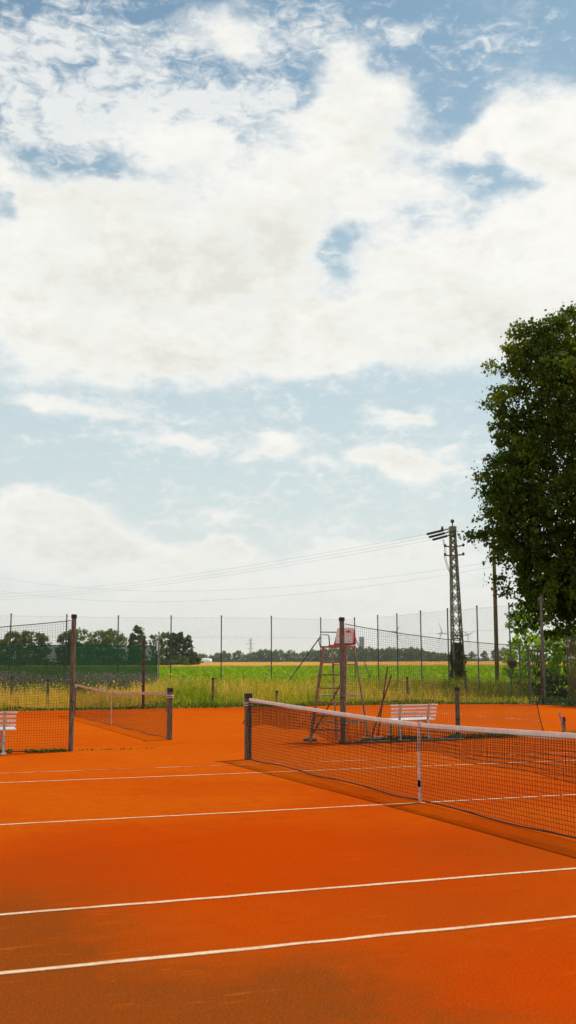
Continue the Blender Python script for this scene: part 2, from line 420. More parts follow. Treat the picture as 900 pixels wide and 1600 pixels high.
# ------------------------------------------------------------------ leaf scatter helpers
def leaf_quads(pts, size, droop=0.3, aspect=0.6, rng=RNG, jitter=0.35):
    n = len(pts)
    d = rng.normal(size=(n, 3)); d[:, 2] -= droop*2; d /= np.linalg.norm(d, axis=1)[:, None]
    r = rng.normal(size=(n, 3)); s = np.cross(d, r); s /= np.linalg.norm(s, axis=1)[:, None]+1e-9
    L = size*(1+rng.normal(0, jitter, n)).clip(0.4, 1.9)
    d = d*L[:, None]/2; s = s*(L*aspect)[:, None]/2
    return np.stack([pts-d, pts+s*0.9-d*0.1, pts+d, pts-s*0.9+d*0.1], 1)
def blades(xy, h, w, rng, bend=0.35, z=None):
    """grass blades: (n,3,3) tapering triangles pairs as one bent strip -> returns quads and tips"""
    n = len(xy); a = rng.uniform(0, 2*PI, n); b = rng.uniform(0, 2*PI, n)
    hh = h*(1+rng.normal(0, 0.25, n)).clip(0.4, 1.8)
    base = np.zeros((n, 3)); base[:, :2] = xy; base[:, 2] = 0 if z is None else z
    side = np.stack([np.cos(a), np.sin(a), np.zeros(n)], 1)*w/2
    lean = np.stack([np.cos(b), np.sin(b), np.zeros(n)], 1)*(hh*bend*rng.uniform(0.2, 1.2, n))[:, None]
    up = np.zeros((n, 3)); up[:, 2] = hh
    mid = base+up*0.6+lean*0.35; tip = base+up+lean
    q1 = np.stack([base-side, base+side, mid+side*0.75, mid-side*0.75], 1)
    q2 = np.stack([mid-side*0.75, mid+side*0.75, tip+side*0.15, tip-side*0.15], 1)
    return np.concatenate([q1, q2]), tip
def vnoise(x, y, sc, seed=0):
    """cheap smooth value noise"""
    x = np.asarray(x)/sc; y = np.asarray(y)/sc
    xi, yi = np.floor(x).astype(int), np.floor(y).astype(int); fx, fy = x-xi, y-yi
    fx, fy = fx*fx*(3-2*fx), fy*fy*(3-2*fy)
    h = lambda i, j: (np.sin(i*127.1+j*311.7+seed*74.7)*43758.5453) % 1.0
    return (h(xi, yi)*(1-fx)+h(xi+1, yi)*fx)*(1-fy)+(h(xi, yi+1)*(1-fx)+h(xi+1, yi+1)*fx)*fy

# ------------------------------------------------------------------ meadow between clay and field
rng = np.random.default_rng(3)
def in_view(s, l, m=1.12): return np.abs(l) < s*450/FPX*m+1.0
n = 115000
S = rng.uniform(38, 66, n); Lt = rng.uniform(-20, 22, n)
X = CX+FW[0]*S+LA[0]*Lt; Y = CY+FW[1]*S+LA[1]*Lt
ey = np.array([edge_y(min(x, 19.4)) for x in X])
inside = in_view(S, Lt) & (Y > ey+0.05)
path_keep = ~((X > 19.2) & (Y < 44) & (450+FPX*Lt/S > 833))
inside &= path_keep
S, Lt, X, Y = S[inside], Lt[inside], X[inside], Y[inside]
PX = 450+FPX*Lt/S                       # rough photo column
g = vnoise(X, Y, 3.2, 1)*0.65+vnoise(X, Y, 0.9, 2)*0.35
rightness = np.clip((PX-640)/120, 0, 1)
greenmid = np.exp(-((PX-300)/38)**2)*(Y < 33)+np.exp(-((PX-500)/65)**2)*(Y < 36)
edge_band = (Y-edge_y(8) < 0.9)
pg = 0.19+0.58*rightness+0.65*greenmid+0.35*(S > 54)+0.25*edge_band+(g-0.5)*1.7
isg = rng.uniform(size=len(X)) < np.clip(pg, 0.03, 0.97)
leftback = np.clip((250-PX)/60, 0, 1)*np.clip((Y-34)/3, 0, 1)
hgt = (1-0.6*leftback)*np.where(Y < 32, 0.55, 0.72)*(0.7+0.6*g)*np.where(edge_band, 0.55, 1.0)
def zof(x, y): return np.interp((x-CX)*FW[0]+(y-CY)*FW[1], [0, 62, 350], [0, 0, 1.3])
keep = rng.uniform(size=len(X)) < np.where(S < 50, 1.0, 0.6)
d_ = keep & ~isg; q, tip = blades(np.stack([X[d_], Y[d_]], 1), hgt[d_], 0.022, rng, 0.35, zof(X[d_], Y[d_]))
heads = leaf_quads(tip[rng.uniform(size=len(tip)) < 0.5], 0.10, 0.0, 0.28, rng)
tag(quads('dry_grass', np.concatenate([q, heads]), M['dry']), 'tall golden dry grass between clay and fence', 'grass', kind='stuff')
g_ = keep & isg; q, tip = blades(np.stack([X[g_], Y[g_]], 1), hgt[g_]*0.95, 0.026, rng, 0.45, zof(X[g_], Y[g_]))
broad = leaf_quads(tip[rng.uniform(size=len(tip)) < 0.25]-np.array([0, 0, 0.15]), 0.12, 0.0, 0.5, rng)
tag(quads('green_grass', np.concatenate([q, broad]), M['green']), 'green and yellow-green meadow grass behind the clay', 'grass', kind='stuff')
# weeds and low plants along the clay edge
n = 4200
x = rng.uniform(-3, 19.2, n); y = np.array([edge_y(a) for a in x])+np.abs(rng.normal(0, 0.25, n))
h = 0.06+0.30*vnoise(x, y, 1.3, 5)**2
pts = np.stack([x, y, rng.uniform(0, 1, n)*h], 1)
tag(quads('edge_weeds', leaf_quads(pts, 0.09, 0.0, 0.55, rng), M['edgeweed']), 'low dark weeds along the far edge of the clay', 'weeds', kind='stuff')
# shaded litter and low weeds under the big tree
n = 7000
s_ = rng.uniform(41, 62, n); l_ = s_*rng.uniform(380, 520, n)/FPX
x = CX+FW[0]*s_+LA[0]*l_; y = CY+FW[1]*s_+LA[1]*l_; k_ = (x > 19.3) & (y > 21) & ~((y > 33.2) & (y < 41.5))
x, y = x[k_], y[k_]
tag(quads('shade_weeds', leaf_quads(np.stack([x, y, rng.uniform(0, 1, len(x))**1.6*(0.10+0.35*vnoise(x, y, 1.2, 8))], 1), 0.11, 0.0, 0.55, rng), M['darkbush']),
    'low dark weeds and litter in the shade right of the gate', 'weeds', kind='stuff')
# purple flowering strip behind / around the green windscreen
n = 26000
s = rng.uniform(47, 56, n); l = rng.uniform(-17.5, -6.6, n)
x = CX+FW[0]*s+LA[0]*l; y = CY+FW[1]*s+LA[1]*l
k_ = (vnoise(x, y, 1.5, 9) > 0.30) & (y > 38.5) & (y < 44.7)
x, y, s = x[k_], y[k_], s[k_]
z = rng.uniform(0.25, 1.25, len(x))*(0.8+0.4*vnoise(x, y, 2.0, 4))
tag(quads('purple_flowers', leaf_quads(np.stack([x, y, z], 1), 0.075, 0.0, 0.6, rng), M['purple']),
    'greyish purple flowering strip in front of the green screen', 'flowers', kind='stuff')
q, tip = blades(np.stack([x, y], 1)[::5], 0.95, 0.02, rng, 0.25, 0)
tag(quads('flower_stems', q, M['edgeweed']), 'dark stems of the purple flowering strip', 'flowers', kind='stuff')
# yellow flower dots
n = 1500
s = rng.uniform(42, 62, n); l = rng.uniform(-15, 15, n); k_ = in_view(s, l) & (vnoise(s, l, 2.5, 21) > 0.52)
x = (CX+FW[0]*s+LA[0]*l)[k_]; y = (CY+FW[1]*s+LA[1]*l)[k_]; ok = y > 33
x, y = x[ok], y[ok]
tag(quads('yellow_flowers', leaf_quads(np.stack([x, y, rng.uniform(0.55, 1.0, len(x))], 1), 0.085, 0, 0.9, rng), M['yellow']),
    'scattered small yellow flowers in the meadow', 'flowers', kind='stuff')
# leafy crop
parts = []
for s0, s1, dens, sz in ((62, 90, 9, 0.30), (90, 140, 5, 0.42), (140, 230, 2.2, 0.6), (230, 352, 1.0, 0.85)):
    area = (s1-s0)*(s0+s1)/2*900/FPX*1.25; n = int(area*dens)
    s = np.sqrt(rng.uniform(s0**2, s1**2, n)); l = s*rng.uniform(-1, 1, n)*450/FPX*1.25
    x = CX+FW[0]*s+LA[0]*l; y = CY+FW[1]*s+LA[1]*l
    hz = 0.22+0.30*vnoise(x, y, 3.0, 6)
    pts = np.stack([x, y, zof(x, y)+0.05+hz*rng.uniform(0.25, 1, n)], 1)
    parts.append(leaf_quads(pts, sz, -0.25, 0.6, rng))
tag(quads('crop_plants', np.concatenate(parts), M['cropleaf']), 'dense low green crop plants in the field behind the fence', 'crop', kind='stuff')

# ------------------------------------------------------------------ nets
def thread(mb, pts, r, n=3):
    mb.tube(pts, r, n, caps=False)
def net_surface(x0, ya, yb, zt, zb=0.03, belly=0.02):
    """vertical net standing along Y at x0; zt(u) is the top height"""
    def S(u, v):
        y = ya+(yb-ya)*u
        return np.array([x0+belly*math.sin(v*PI)*math.sin(u*PI*3+0.7), y, zb+(zt(u)-zb)*v])
    return S
def weave(S, L, H, r, cell=0.045, nu=44, nv=5, v0=0.0, v1=1.0, wob=0.0, rng=RNG):
    mb = MB()
    for i in range(int(L/cell)+1):
        u = min(1.0, i*cell/L); ph = rng.normal(0, wob)
        thread(mb, [S(min(1, max(0, u+ph/L*math.sin(3*v))), v) for v in np.linspace(v0, v1, nv)], r)
    nh = max(2, int(H*(v1-v0)/cell))
    for j in range(nh+1):
        v = v0+(v1-v0)*j/nh
        thread(mb, [S(u, min(1.0, v+wob*0.5*math.sin(u*23+j*1.3))) for u in np.linspace(0, 1, nu)], r)
    return mb
def tennis_net(yc, label, tape_mat, r, cell=0.045, flip=1, doubled=True):
    ya, yb = yc-6.32, yc+6.32
    zt = lambda u: 0.914+(1.04-0.914)*abs(2*u-1)**1.25
    t = thing('tennis_net', (0, yc, 0), label, 'tennis net')
    def put(o): o.parent = t; o.matrix_parent_inverse = Matrix.Translation((0, -yc, 0)); return o
    S = net_surface(0.0, ya, yb, lambda u: zt(u)-0.04, 0.035, 0.03)
    put(weave(S, yb-ya, 0.9, r, cell, wob=0.004).build('net_mesh', M['thread']))
    S2 = net_surface(-0.022*flip, ya, yb, lambda u: zt(u)-0.05, 0.035, 0.02)
    def S3(u, v):   # doubled upper layer with a wavy hem
        lo = 0.62+0.05*math.sin(u*17)+0.03*math.sin(u*41+1)
        return S2(u, lo+(1-lo)*v)
    if doubled: put(weave(S3, yb-ya, 0.33, r*1.1, cell, wob=0.006, nu=90).build('doubled_mesh', M['thread']))
    mb = MB(); us = np.linspace(0, 1, 60)
    prof = [(-0.007, -0.058), (0.007, -0.058), (0.010, -0.02), (0.006, 0.0), (-0.006, 0.0), (-0.010, -0.02)]
    V = []
    for u in us:
        w = 0.004*math.sin(u*60)
        V += [(a+w*0.5, ya+(yb-ya)*u, zt(u)+b*(1+0.12*math.sin(u*47)*(b < -0.03))) for a, b in prof]
    k = len(prof)
    F = [(i*k+j, i*k+(j+1) % k, (i+1)*k+(j+1) % k, (i+1)*k+j) for i in range(len(us)-1) for j in range(k)]
    put(MB().add(V, F+[tuple(range(k)), tuple((len(us)-1)*k+j for j in range(k-1, -1, -1))]).build('top_tape', tape_mat))
    put(MB().tube([S(u, 0)+np.array([0, 0, -0.012+0.01*math.sin(u*31)]) for u in np.linspace(0, 1, 60)], 0.009, 6).build('bottom_cord', M['thread']))
    mb = MB()
    V = []
    for z in np.linspace(0.02, zt(0.5)+0.012, 10):
        sw = 0.012*math.sin(z*4)
        for sx, sy in ((-1, -1), (1, -1), (1, 1), (-1, 1)): V.append((sx*(0.013 if z > 0.05 else 0.01)-0.012*(z < 0.9), yc-0.01+sw+sy*0.032, z))
    F = [(i*4+j, i*4+(j+1) % 4, (i+1)*4+(j+1) % 4, (i+1)*4+j) for i in range(9) for j in range(4)]+[(36, 37, 38, 39)]
    cs = put(MB().add(V, F).build('center_strap', M['strap']))
    bk = MB().box((-0.022, yc-0.012, 0.22), (0.014, 0.062, 0.075)).build('buckle', M['galv'])
    bk.parent = cs; bk.matrix_parent_inverse = Matrix.Translation((0, -yc, 0))
    # the ends: cord that laces the net to its post, with the steel cable of the tape
    for sgn, ye in ((-1, ya), (1, yb)):
        mb = MB()
        pe = yc+sgn*6.40
        mb.tube([(0, ye, zt(0)-0.02), (0, pe-sgn*0.04, zt(0)-0.015)], 0.006, 6)
        for zz in (0.12, 0.45, 0.8): mb.tube([(0, ye, zz), (0, pe-sgn*0.05, zz+0.02)], 0.004, 5)
        mb.tube([(0, ye, 0.03), (0.002, ye, 0.5), (0, ye, zt(0)-0.05)], 0.006, 6)
        put(mb.build('end_lacing', M['thread']))
    return t
tennis_net(0.0, 'tennis net on the near court with clean white top tape', M['tape'], 0.0027)
tennis_net(18.27, 'tennis net on the far court with faded pinkish top tape', M['oldtape'], 0.0019, 0.05, 1, False)

def net_post(x, y, label, h=1.06, w=0.105):
    t = thing('net_post', (x, y, 0), label, 'net post', 'posts of the tennis nets')
    MB().box((0, 0, h/2), (w, w, h)).build('shaft', M['wood'], t, bevel=0.012)
    MB().box((0, 0, h+0.02), (w+0.015, w+0.015, 0.09)).build('cap', M['black'], t, bevel=0.012)
    mb = MB()
    for zz in (h-0.10, h-0.14): mb.tube([( (w/2+0.008)*math.cos(a)*1.25, (w/2+0.008)*math.sin(a)*1.25, zz+0.006*math.sin(a*3)) for a in np.linspace(0, 2*PI, 14)], 0.007, 6)
    mb.build('cord_wrap', M['tape'], t)
    MB().tube([(-w/2-0.01, 0, h*0.62), (-w/2-0.035, 0, h*0.60), (-w/2-0.035, 0, h*0.56)], 0.008, 6).build('hook', M['rust'], t)
    return t
net_post(0, 6.40, 'dark square wooden net post where the white-taped net starts')
net_post(0, -6.40, 'net post beside the camera end of the white-taped net')
net_post(0, 11.87, 'brown wooden net post with black cap at the near end of the pink-taped net')
net_post(0, 24.67, 'farthest net post, behind the tall divider post and far end of the pink-taped net')

# ------------------------------------------------------------------ divider nets between the courts
def round_post(name, x, y, h, r, mat, label, cat='post', group=None, cap=True, lean=(0, 0)):
    t = thing(name, (x, y, 0), label, cat, group)
    hs = np.linspace(0, h, 7)
    MB().tube([(lean[0]*z/h, lean[1]*z/h, z) for z in hs], [r*(1.06-0.08*z/h) for z in hs], 12).build('shaft', mat, t, smooth=False)
    if cap: MB().lathe([(r*1.02, h-0.03), (r*1.22, h-0.028), (r*1.22, h+0.035), (r*1.05, h+0.05)], (lean[0], lean[1], 0), 12).build('cap', M['black'], t)
    MB().tube([((r+0.006)*math.cos(a), (r+0.006)*math.sin(a), h*0.37) for a in np.linspace(0, 2*PI, 13)], 0.008, 5).build('wire_tie', M['black'], t)
    return t
PL = at(110.5, 1174, z=0); PR = at(536, 1162, z=0); PS = at(716, 1151, z=0); PB = at(223.5, 1107.5, z=0)
round_post('divider_post', PL[0], PL[1], 2.54, 0.046, M['wood'], 'tall brown post with black cap holding the divider net behind the white bench end', 'post', 'divider net posts')
round_post('divider_post', PR[0], PR[1], 2.55, 0.052, M['greywood'], 'tall grey-brown post standing in front of the umpire chair', 'post', 'divider net posts')
round_post('short_post', PS[0], PS[1], 1.06, 0.050, M['greywood'], 'short thick post with black cap on the divider line right of the bench', 'post')
round_post('rusty_post', PB[0], PB[1], 2.72, 0.055, M['rust'], 'rusty brown post behind the far net at the meadow edge', 'post', cap=False)

def divider(name, pa, pb, za, zb, sag, label, cell=0.05, r=0.0021, free_end=False, seed=1):
    """net hung on a rope from pa (height za) to pb (height zb) with a sagging top"""
    rg = np.random.default_rng(seed)
    pa, pb = np.array([pa[0], pa[1], 0.]), np.array([pb[0], pb[1], 0.]); L = np.linalg.norm(pb-pa); d = (pb-pa)/L; nrm = np.array([-d[1], d[0], 0])
    t = thing(name, tuple(pa), label, 'divider net', 'divider nets between the courts')
    def top(u): return za+(zb-za)*u-sag*4*u*(1-u)
    def S(u, v):
        b = 0.05*math.sin(u*9+1)*math.sin(v*PI)+0.02*math.sin(u*31+v*5)
        sh = 0.0
        if free_end: sh = -0.35*math.exp(-((1-u)*L/0.5)**2)*math.sin(v*PI*0.9)*0.6
        return d*(u*L+sh)+nrm*b+np.array([0, 0, 0.02+(top(u)-0.02)*v])
    m = weave(S, L, max(za, zb), r, cell, nu=int(L/0.35)+2, nv=9, wob=0.003, rng=rg)
    m.build('net_mesh', M['divthread'], t)
    us = np.linspace(0, 1, 50)
    MB().tube([S(u, 1)*np.array([1, 1, 1]) for u in us], 0.009, 6).build('top_rope', M['divthread'], t)
    MB().tube([S(u, 0)+np.array([0, 0, 0.01]) for u in us], 0.012, 6).build('bottom_rope', M['divthread'], t)
    if free_end: MB().tube([S(1, v) for v in np.linspace(0, 1, 24)], 0.010, 6).build('loose_edge_cord', M['divthread'], t)
    return t
qa = at(0, 978.5, Y=9.43)      # top of the left divider where it leaves the frame
xl = -11.0
divider('divider_net', (PL[0]-0.05, PL[1]), (xl, 9.43), 2.47, 2.40, 0.24, 'black divider net hanging beside the white bench end and first tall post', seed=2)
rb = at(846, 1140, Y=10.0); rt = at(846, 1004, Y=10.0)
divider('divider_net', (PR[0]+0.06, PR[1]), (rb[0], 9.9), 2.46, 2.02, 0.08, 'black divider net sagging from the post by the umpire chair', free_end=True, seed=3)
# rope that carries the free top corner on to the next post outside the picture
rope_end = np.array([rb[0]+5.5, 10.3, 2.5])
t = thing('guy_rope', (rb[0], 9.9, 2.02), 'thin rope stretched on from the sagging divider net corner', 'rope')
MB().tube([(0, 0, 0), (2.7, 0.2, 0.18), (5.5, 0.4, 0.48)], 0.007, 6).build('strand', M['divthread'], t)
# steel pipe lying along the foot of the right divider net
t = thing('ground_pipe', (PR[0]-0.1, PR[1]-0.12, 0), 'grey steel pipe lying on the clay under the divider net', 'pipe')
MB().tube([(0, 0, 0.03), (1.4, 0.05, 0.028), (2.9, 0.02, 0.03)], 0.022, 8).build('tube', M['dullpipe'], t)
MB().tube([(-0.03, 0, 0.03), (0.06, 0, 0.03)], 0.032, 8).build('end_sleeve', M['rust'], t)
# weed strips under both divider nets
def weed_strip(xa, xb, yy, n, seed, label, spread=0.12, h=0.10):
    rg = np.random.default_rng(seed); x = rg.uniform(xa, xb, n); y = yy+rg.normal(0, spread, n)
    k_ = vnoise(x, y, 0.5, seed) > 0.35; x, y = x[k_], y[k_]
    z = np.abs(rg.normal(0, h*0.5, len(x)))+0.01
    tag(quads('weeds', leaf_quads(np.stack([x, y, z], 1), 0.045, 0, 0.5, rg), M['edgeweed']), label, 'weeds', kind='stuff')
weed_strip(-9, -2.4, 9.40, 5200, 31, 'low weeds along the foot of the divider net by the white bench end', 0.05, 0.045)
weed_strip(-2.4, -0.6, 9.5, 90, 32, 'sparse weeds running out from the tall brown post', 0.05, 0.012)
weed_strip(4.2, 11.0, 9.75, 6500, 33, 'weeds along the foot of the right divider net', 0.10, 0.08)

# ------------------------------------------------------------------ benches
def bench(loc, rz, L, label):
    """faces local +Y; uprights at the rear; back slats lean towards -Y"""
    t = thing('park_bench', loc, label, 'bench', 'white slatted benches by the divider nets', rz)
    lean = lambda z: -0.02-(z-0.42)*0.22
    for i, z in enumerate((0.52, 0.60, 0.68, 0.755)):
        MB().box((0, lean(z)+0.022, z), (L-(0.0 if i == 3 else 0.05), 0.020, 0.042 if i < 3 else 0.03), M3=None).build('back_slat', M['white'], t, bevel=0.004)
    for j in range(4):
        MB().box((0, 0.06+j*0.098, 0.435+0.006*j), (L-0.02, 0.088, 0.028)).build('seat_slat', M['white'], t, bevel=0.005)
    for sx in (-1, 1):
        x = sx*L*0.30
        MB().bar((x, -0.02, 0.42), (x, lean(0.765)-0.004, 0.77), 0.045, 0.028, (0, 1, 0)).build('back_support', M['benchleg'], t)
        rear = MB().bar((x, -0.02, 0.44), (x, -0.06, 0.02), 0.05, 0.035, (0, 1, 0)).build('leg', M['benchleg'], t)
        MB().box((x, -0.065, 0.012), (0.10, 0.11, 0.024)).build('foot', M['white'], rear)
        front = MB().bar((x, 0.36, 0.43), (x, 0.40, 0.02), 0.05, 0.035, (0, 1, 0)).build('leg', M['benchleg'], t)
        MB().box((x, 0.405, 0.012), (0.07, 0.07, 0.024)).build('foot', M['benchleg'], front)
        MB().bar((x, -0.04, 0.405), (x, 0.40, 0.41), 0.04, 0.03).build('seat_support', M['benchleg'], t)
    return t
b1 = at(648, 1159.5, z=0)
bench((b1[0]+0.16, 9.50, 0), R(3), 1.16, 'white slatted bench behind the near net, right of the leaning brooms')
b2 = at(4, 1178, z=0)
bench((b2[0]-0.34, b2[1]-0.02, 0), R(-2), 1.16, 'white slatted bench cut by the picture edge, beside the tall brown post')

# ------------------------------------------------------------------ umpire chair
cc = at(531, 1159.5, z=0)
cc = cc + np.array([LA[0], LA[1], 0])*0.10
ch = thing('umpire_chair', (cc[0], cc[1]+0.25, 0), 'tall ladder umpire chair with red seat and white back cover', 'umpire chair', None, 0)
az = YAW+PI-R(30)                     # the way the chair faces
ch.rotation_euler = (0, 0, az-PI/2)   # local +Y = forward, +X = chair's right
HZ = 1.98
wt, wb, dt, db = 0.27, 0.39, 0.20, 0.60
def leg_line(sx, sy, z):
    k = z/HZ
    return np.array([sx*(wb+(wt-wb)*k), sy*(db+(dt-db)*k), z])
for sx in (-1, 1):
    MB().bar(leg_line(sx, 1, 0.0), leg_line(sx, 1, HZ), 0.05, 0.055, (0, 1, 0)).build('ladder_rail', M['ladder'], ch, bevel=0.005)
    MB().bar(leg_line(sx, -1, 0.0), leg_line(sx, -1, HZ), 0.032, 0.032, (0, 1, 0)).build('leg', M['lattice'], ch)
for z in (0.27, 0.55, 0.83, 1.12, 1.40, 1.66):
    a, b = leg_line(-1, 1, z), leg_line(1, 1, z)
    MB().bar(a, b, 0.07, 0.03).build('rung', M['ladder'], ch)
for z in (0.40, 0.97, 1.62):
    a, b = leg_line(-1, -1, z), leg_line(1, -1, z)
    MB().tube([a, b], 0.014, 8).build('crossbar', M['lattice'], ch)
for sx in (-1, 1):
    MB().tube([leg_line(sx, 1, 0.97), leg_line(sx, -1, 0.97)], 0.012, 8).build('side_brace', M['lattice'], ch)
    MB().tube([leg_line(sx, 1, 0.4), leg_line(sx, -1, 0.4)], 0.012, 8).build('side_brace', M['lattice'], ch)
mb = MB()
for sx in (-1, 1): mb.bar((sx*0.27, -0.24, HZ+0.015), (sx*0.27, 0.30, HZ+0.015), 0.04, 0.035)
for sy in (-0.22, 0.26): mb.bar((-0.27, sy, HZ+0.016), (0.27, sy, HZ+0.016), 0.04, 0.03)
mb.build('seat_frame', M['ladder'], ch)
for sx in (1,):
    x = sx*0.30
    pts = [(x, 0.28, HZ), (x+sx*0.03, 0.30, HZ+0.14), (x+sx*0.01, 0.26, HZ+0.26), (x, 0.22, HZ+0.275), (x, -0.06, HZ+0.285), (x, -0.11, HZ+0.26), (x, -0.14, HZ+0.0)]
    MB().tube(pts, 0.013, 8).build('armrest', M['galv'], ch, smooth=True)
# bucket seat: shell curved from seat to back
def shell(prof, wfun, off, thick, curl):
    V = []; nu = 9
    k = len(prof)
    for side in (0, 1):
        for i, (y, z) in enumerate(prof):
            j = min(i, k-2); ty, tz = prof[j+1][0]-prof[j][0], prof[j+1][1]-prof[j][1]; q = math.hypot(ty, tz); ny, nz = -tz/q, ty/q
            if ny < 0 and abs(ty) < abs(tz): ny, nz = -ny, -nz
            for a in np.linspace(-1, 1, nu):
                w = wfun(i/(k-1)); c = curl(i/(k-1))*abs(a)**3
                V.append((a*w, y+ny*(off+side*thick)+c, z+nz*(off+side*thick)))
    F = []; m = k*nu
    for i in range(k-1):
        for j in range(nu-1):
            F.append((i*nu+j, i*nu+j+1, (i+1)*nu+j+1, (i+1)*nu+j)); F.append((m+i*nu+j, m+(i+1)*nu+j, m+(i+1)*nu+j+1, m+i*nu+j+1))
    for i in range(k-1):
        for j in (0, nu-1): F.append((i*nu+j, (i+1)*nu+j, m+(i+1)*nu+j, m+i*nu+j))
    for j in range(nu-1):
        for i in (0, k-1): F.append((i*nu+j, i*nu+j+1, m+i*nu+j+1, m+i*nu+j))
    return MB().add(V, F)
back = [(-0.13, HZ+0.05), (-0.185, HZ+0.08), (-0.205, HZ+0.14), (-0.215, HZ+0.22), (-0.225, HZ+0.31), (-0.235, HZ+0.38), (-0.24, HZ+0.42)]
seatp = [(0.10, HZ+0.05), (0.06, HZ+0.04), (0.0, HZ+0.04), (-0.08, HZ+0.045), (-0.13, HZ+0.055)]
sh = MB()
prof = seatp[:-1]+back
s1 = shell(prof, lambda q: 0.275 if q < 0.45 else 0.275-0.075*(q-0.45)/0.55, -0.012, 0.014, lambda q: 0.05*math.sin(q*PI))
SOX = -0.055
s1.build('bucket_seat', M['red'], ch, smooth=True).location = (SOX, -0.03, 0)
MB().box((SOX, -0.06, HZ+0.052), (0.44, 0.24, 0.02)).build('seat_cushion', M['red'], ch, bevel=0.008)
cov = [(-0.185, HZ+0.085), (-0.20, HZ+0.14), (-0.205, HZ+0.22), (-0.215, HZ+0.31), (-0.228, HZ+0.40), (-0.243, HZ+0.432)]
pc = shell(cov, lambda q: 0.215-0.015*q, 0.026, 0.012, lambda q: 0.045*math.sin((0.45+0.55*q)*PI)).build('back_cover', M['pad'], ch, smooth=True)
pc.location = (SOX, -0.03, 0)
# the red emblem on the cover: a low, stepped arrowhead mark
def emblem(parent):
    yy = -0.166; cz = HZ+0.345; cx = -0.075
    poly = [(a*0.8, b*0.8) for a, b in [(-0.105, -0.012), (-0.05, 0.018), (-0.03, 0.012), (-0.012, 0.05), (0.004, 0.05), (0.010, 0.022), (0.065, 0.020), (0.085, 0.004), (0.060, -0.022), (-0.02, -0.026), (-0.06, -0.018)]]
    V = [(cx+a, yy, cz+b) for a, b in poly]+[(cx+a, yy-0.006, cz+b) for a, b in poly]; n = len(poly)
    F = [tuple(range(n)), tuple(range(2*n-1, n-1, -1))]+[(i, n+i, n+(i+1) % n, (i+1) % n) for i in range(n)]
    return MB().add(V, F).build('emblem', M['red'], parent)
emblem(pc)

# ------------------------------------------------------------------ court brooms
def broom(foot, tipw, width, hz, label, matb):
    """T-shaped court broom: head on the clay, handle leaning towards tipw"""
    t = thing('court_broom', tuple(foot), label, 'broom', 'court brooms leaning by the divider net')
    d = np.array(tipw)-np.array(foot)
    MB().tube([(0, 0, 0.05), d*0.5+np.array([0, 0, 0.02]), d], 0.017, 8).build('handle', M['broomwood'], t)
    MB().box((0, 0, 0.055), (width, 0.09, 0.045), rz=hz).build('head', matb, t, bevel=0.006)
    MB().box((0, 0, 0.017), (width*0.96, 0.07, 0.034), rz=hz).build('bristles', M['bristle'], t)
    return t
def tip_at(px, py, base, ds):
    s = (base-CAM)@FW+ds
    return at(px, py, s=s)
f1 = at(486, 1158, z=0)+np.array([0, 0.05, 0]); broom(f1, tip_at(541, 1054, f1, 0.05), 0.30, R(-20), 'dark broom with a short head leaning across the umpire chair ladder', M['board'])
f2 = at(580, 1157.5, z=0); broom(f2, tip_at(611.5, 1055, f2, 0.05), 0.46, R(-5), 'dark broom leaning towards the bench, the lower of the crossed pair', M['board'])
f3 = at(590, 1156.5, z=0); broom(f3, tip_at(605.5, 1041, f3, 0.15), 0.34, R(-25), 'steeper reddish broom, its handle the higher of the crossed pair', M['board'])

# ------------------------------------------------------------------ bent steel stake with a strap on the far court
bp = at(879.5, 1143, z=0)
t = thing('anchor_stake', tuple(bp), 'short dark stake with a pale bent strap on the clay at the far right', 'stake')
MB().bar((0.03, 0, 0.0), (0.045, 0, 0.30), 0.07, 0.04, (0, 1, 0)).build('stake', M['greywood'], t)
MB().bar((0.015, 0, 0.29), (0.07, 0, 0.31), 0.10, 0.05, (0, 1, 0)).build('cap', M['black'], t)
pts = [(0.02, -0.03, 0.01), (-0.03, -0.03, 0.12), (-0.06, -0.03, 0.24), (-0.075, -0.03, 0.34), (-0.10, -0.03, 0.40), (-0.085, -0.03, 0.46), (-0.06, -0.03, 0.49)]
MB().tube(pts, [0.018, 0.018, 0.016, 0.016, 0.03, 0.022, 0.015], 6).build('strap', M['galv'], t)

# ------------------------------------------------------------------ tall chain link fences
FH = 4.3
def chain_panel(mb, a, b, z0, z1, cell=0.085, r=0.0016):
    a, b = np.array([a[0], a[1], 0.]), np.array([b[0], b[1], 0.]); L = np.linalg.norm(b-a); d = (b-a)/L; H = z1-z0; k = cell*math.sqrt(2)
    for sg in (1, -1):
        c = -H if sg > 0 else 0.0
        while c < L+(0 if sg > 0 else H):
            # line u = c + sg*w
            w0, w1 = 0.0, H
            if sg > 0: w0, w1 = max(0, -c), min(H, L-c)
            else: w0, w1 = max(0, c-L), min(H, c)
            if w1-w0 > 0.02:
                mb.tube([a+d*(c+sg*w0)+np.array([0, 0, z0+w0]), a+d*(c+sg*w1)+np.array([0, 0, z0+w1])], r, 3, caps=False)
            c += k
    for z in np.linspace(z0, z1, 5): mb.tube([a+np.array([0, 0, z]), b+np.array([0, 0, z])], 0.004, 3, caps=False)
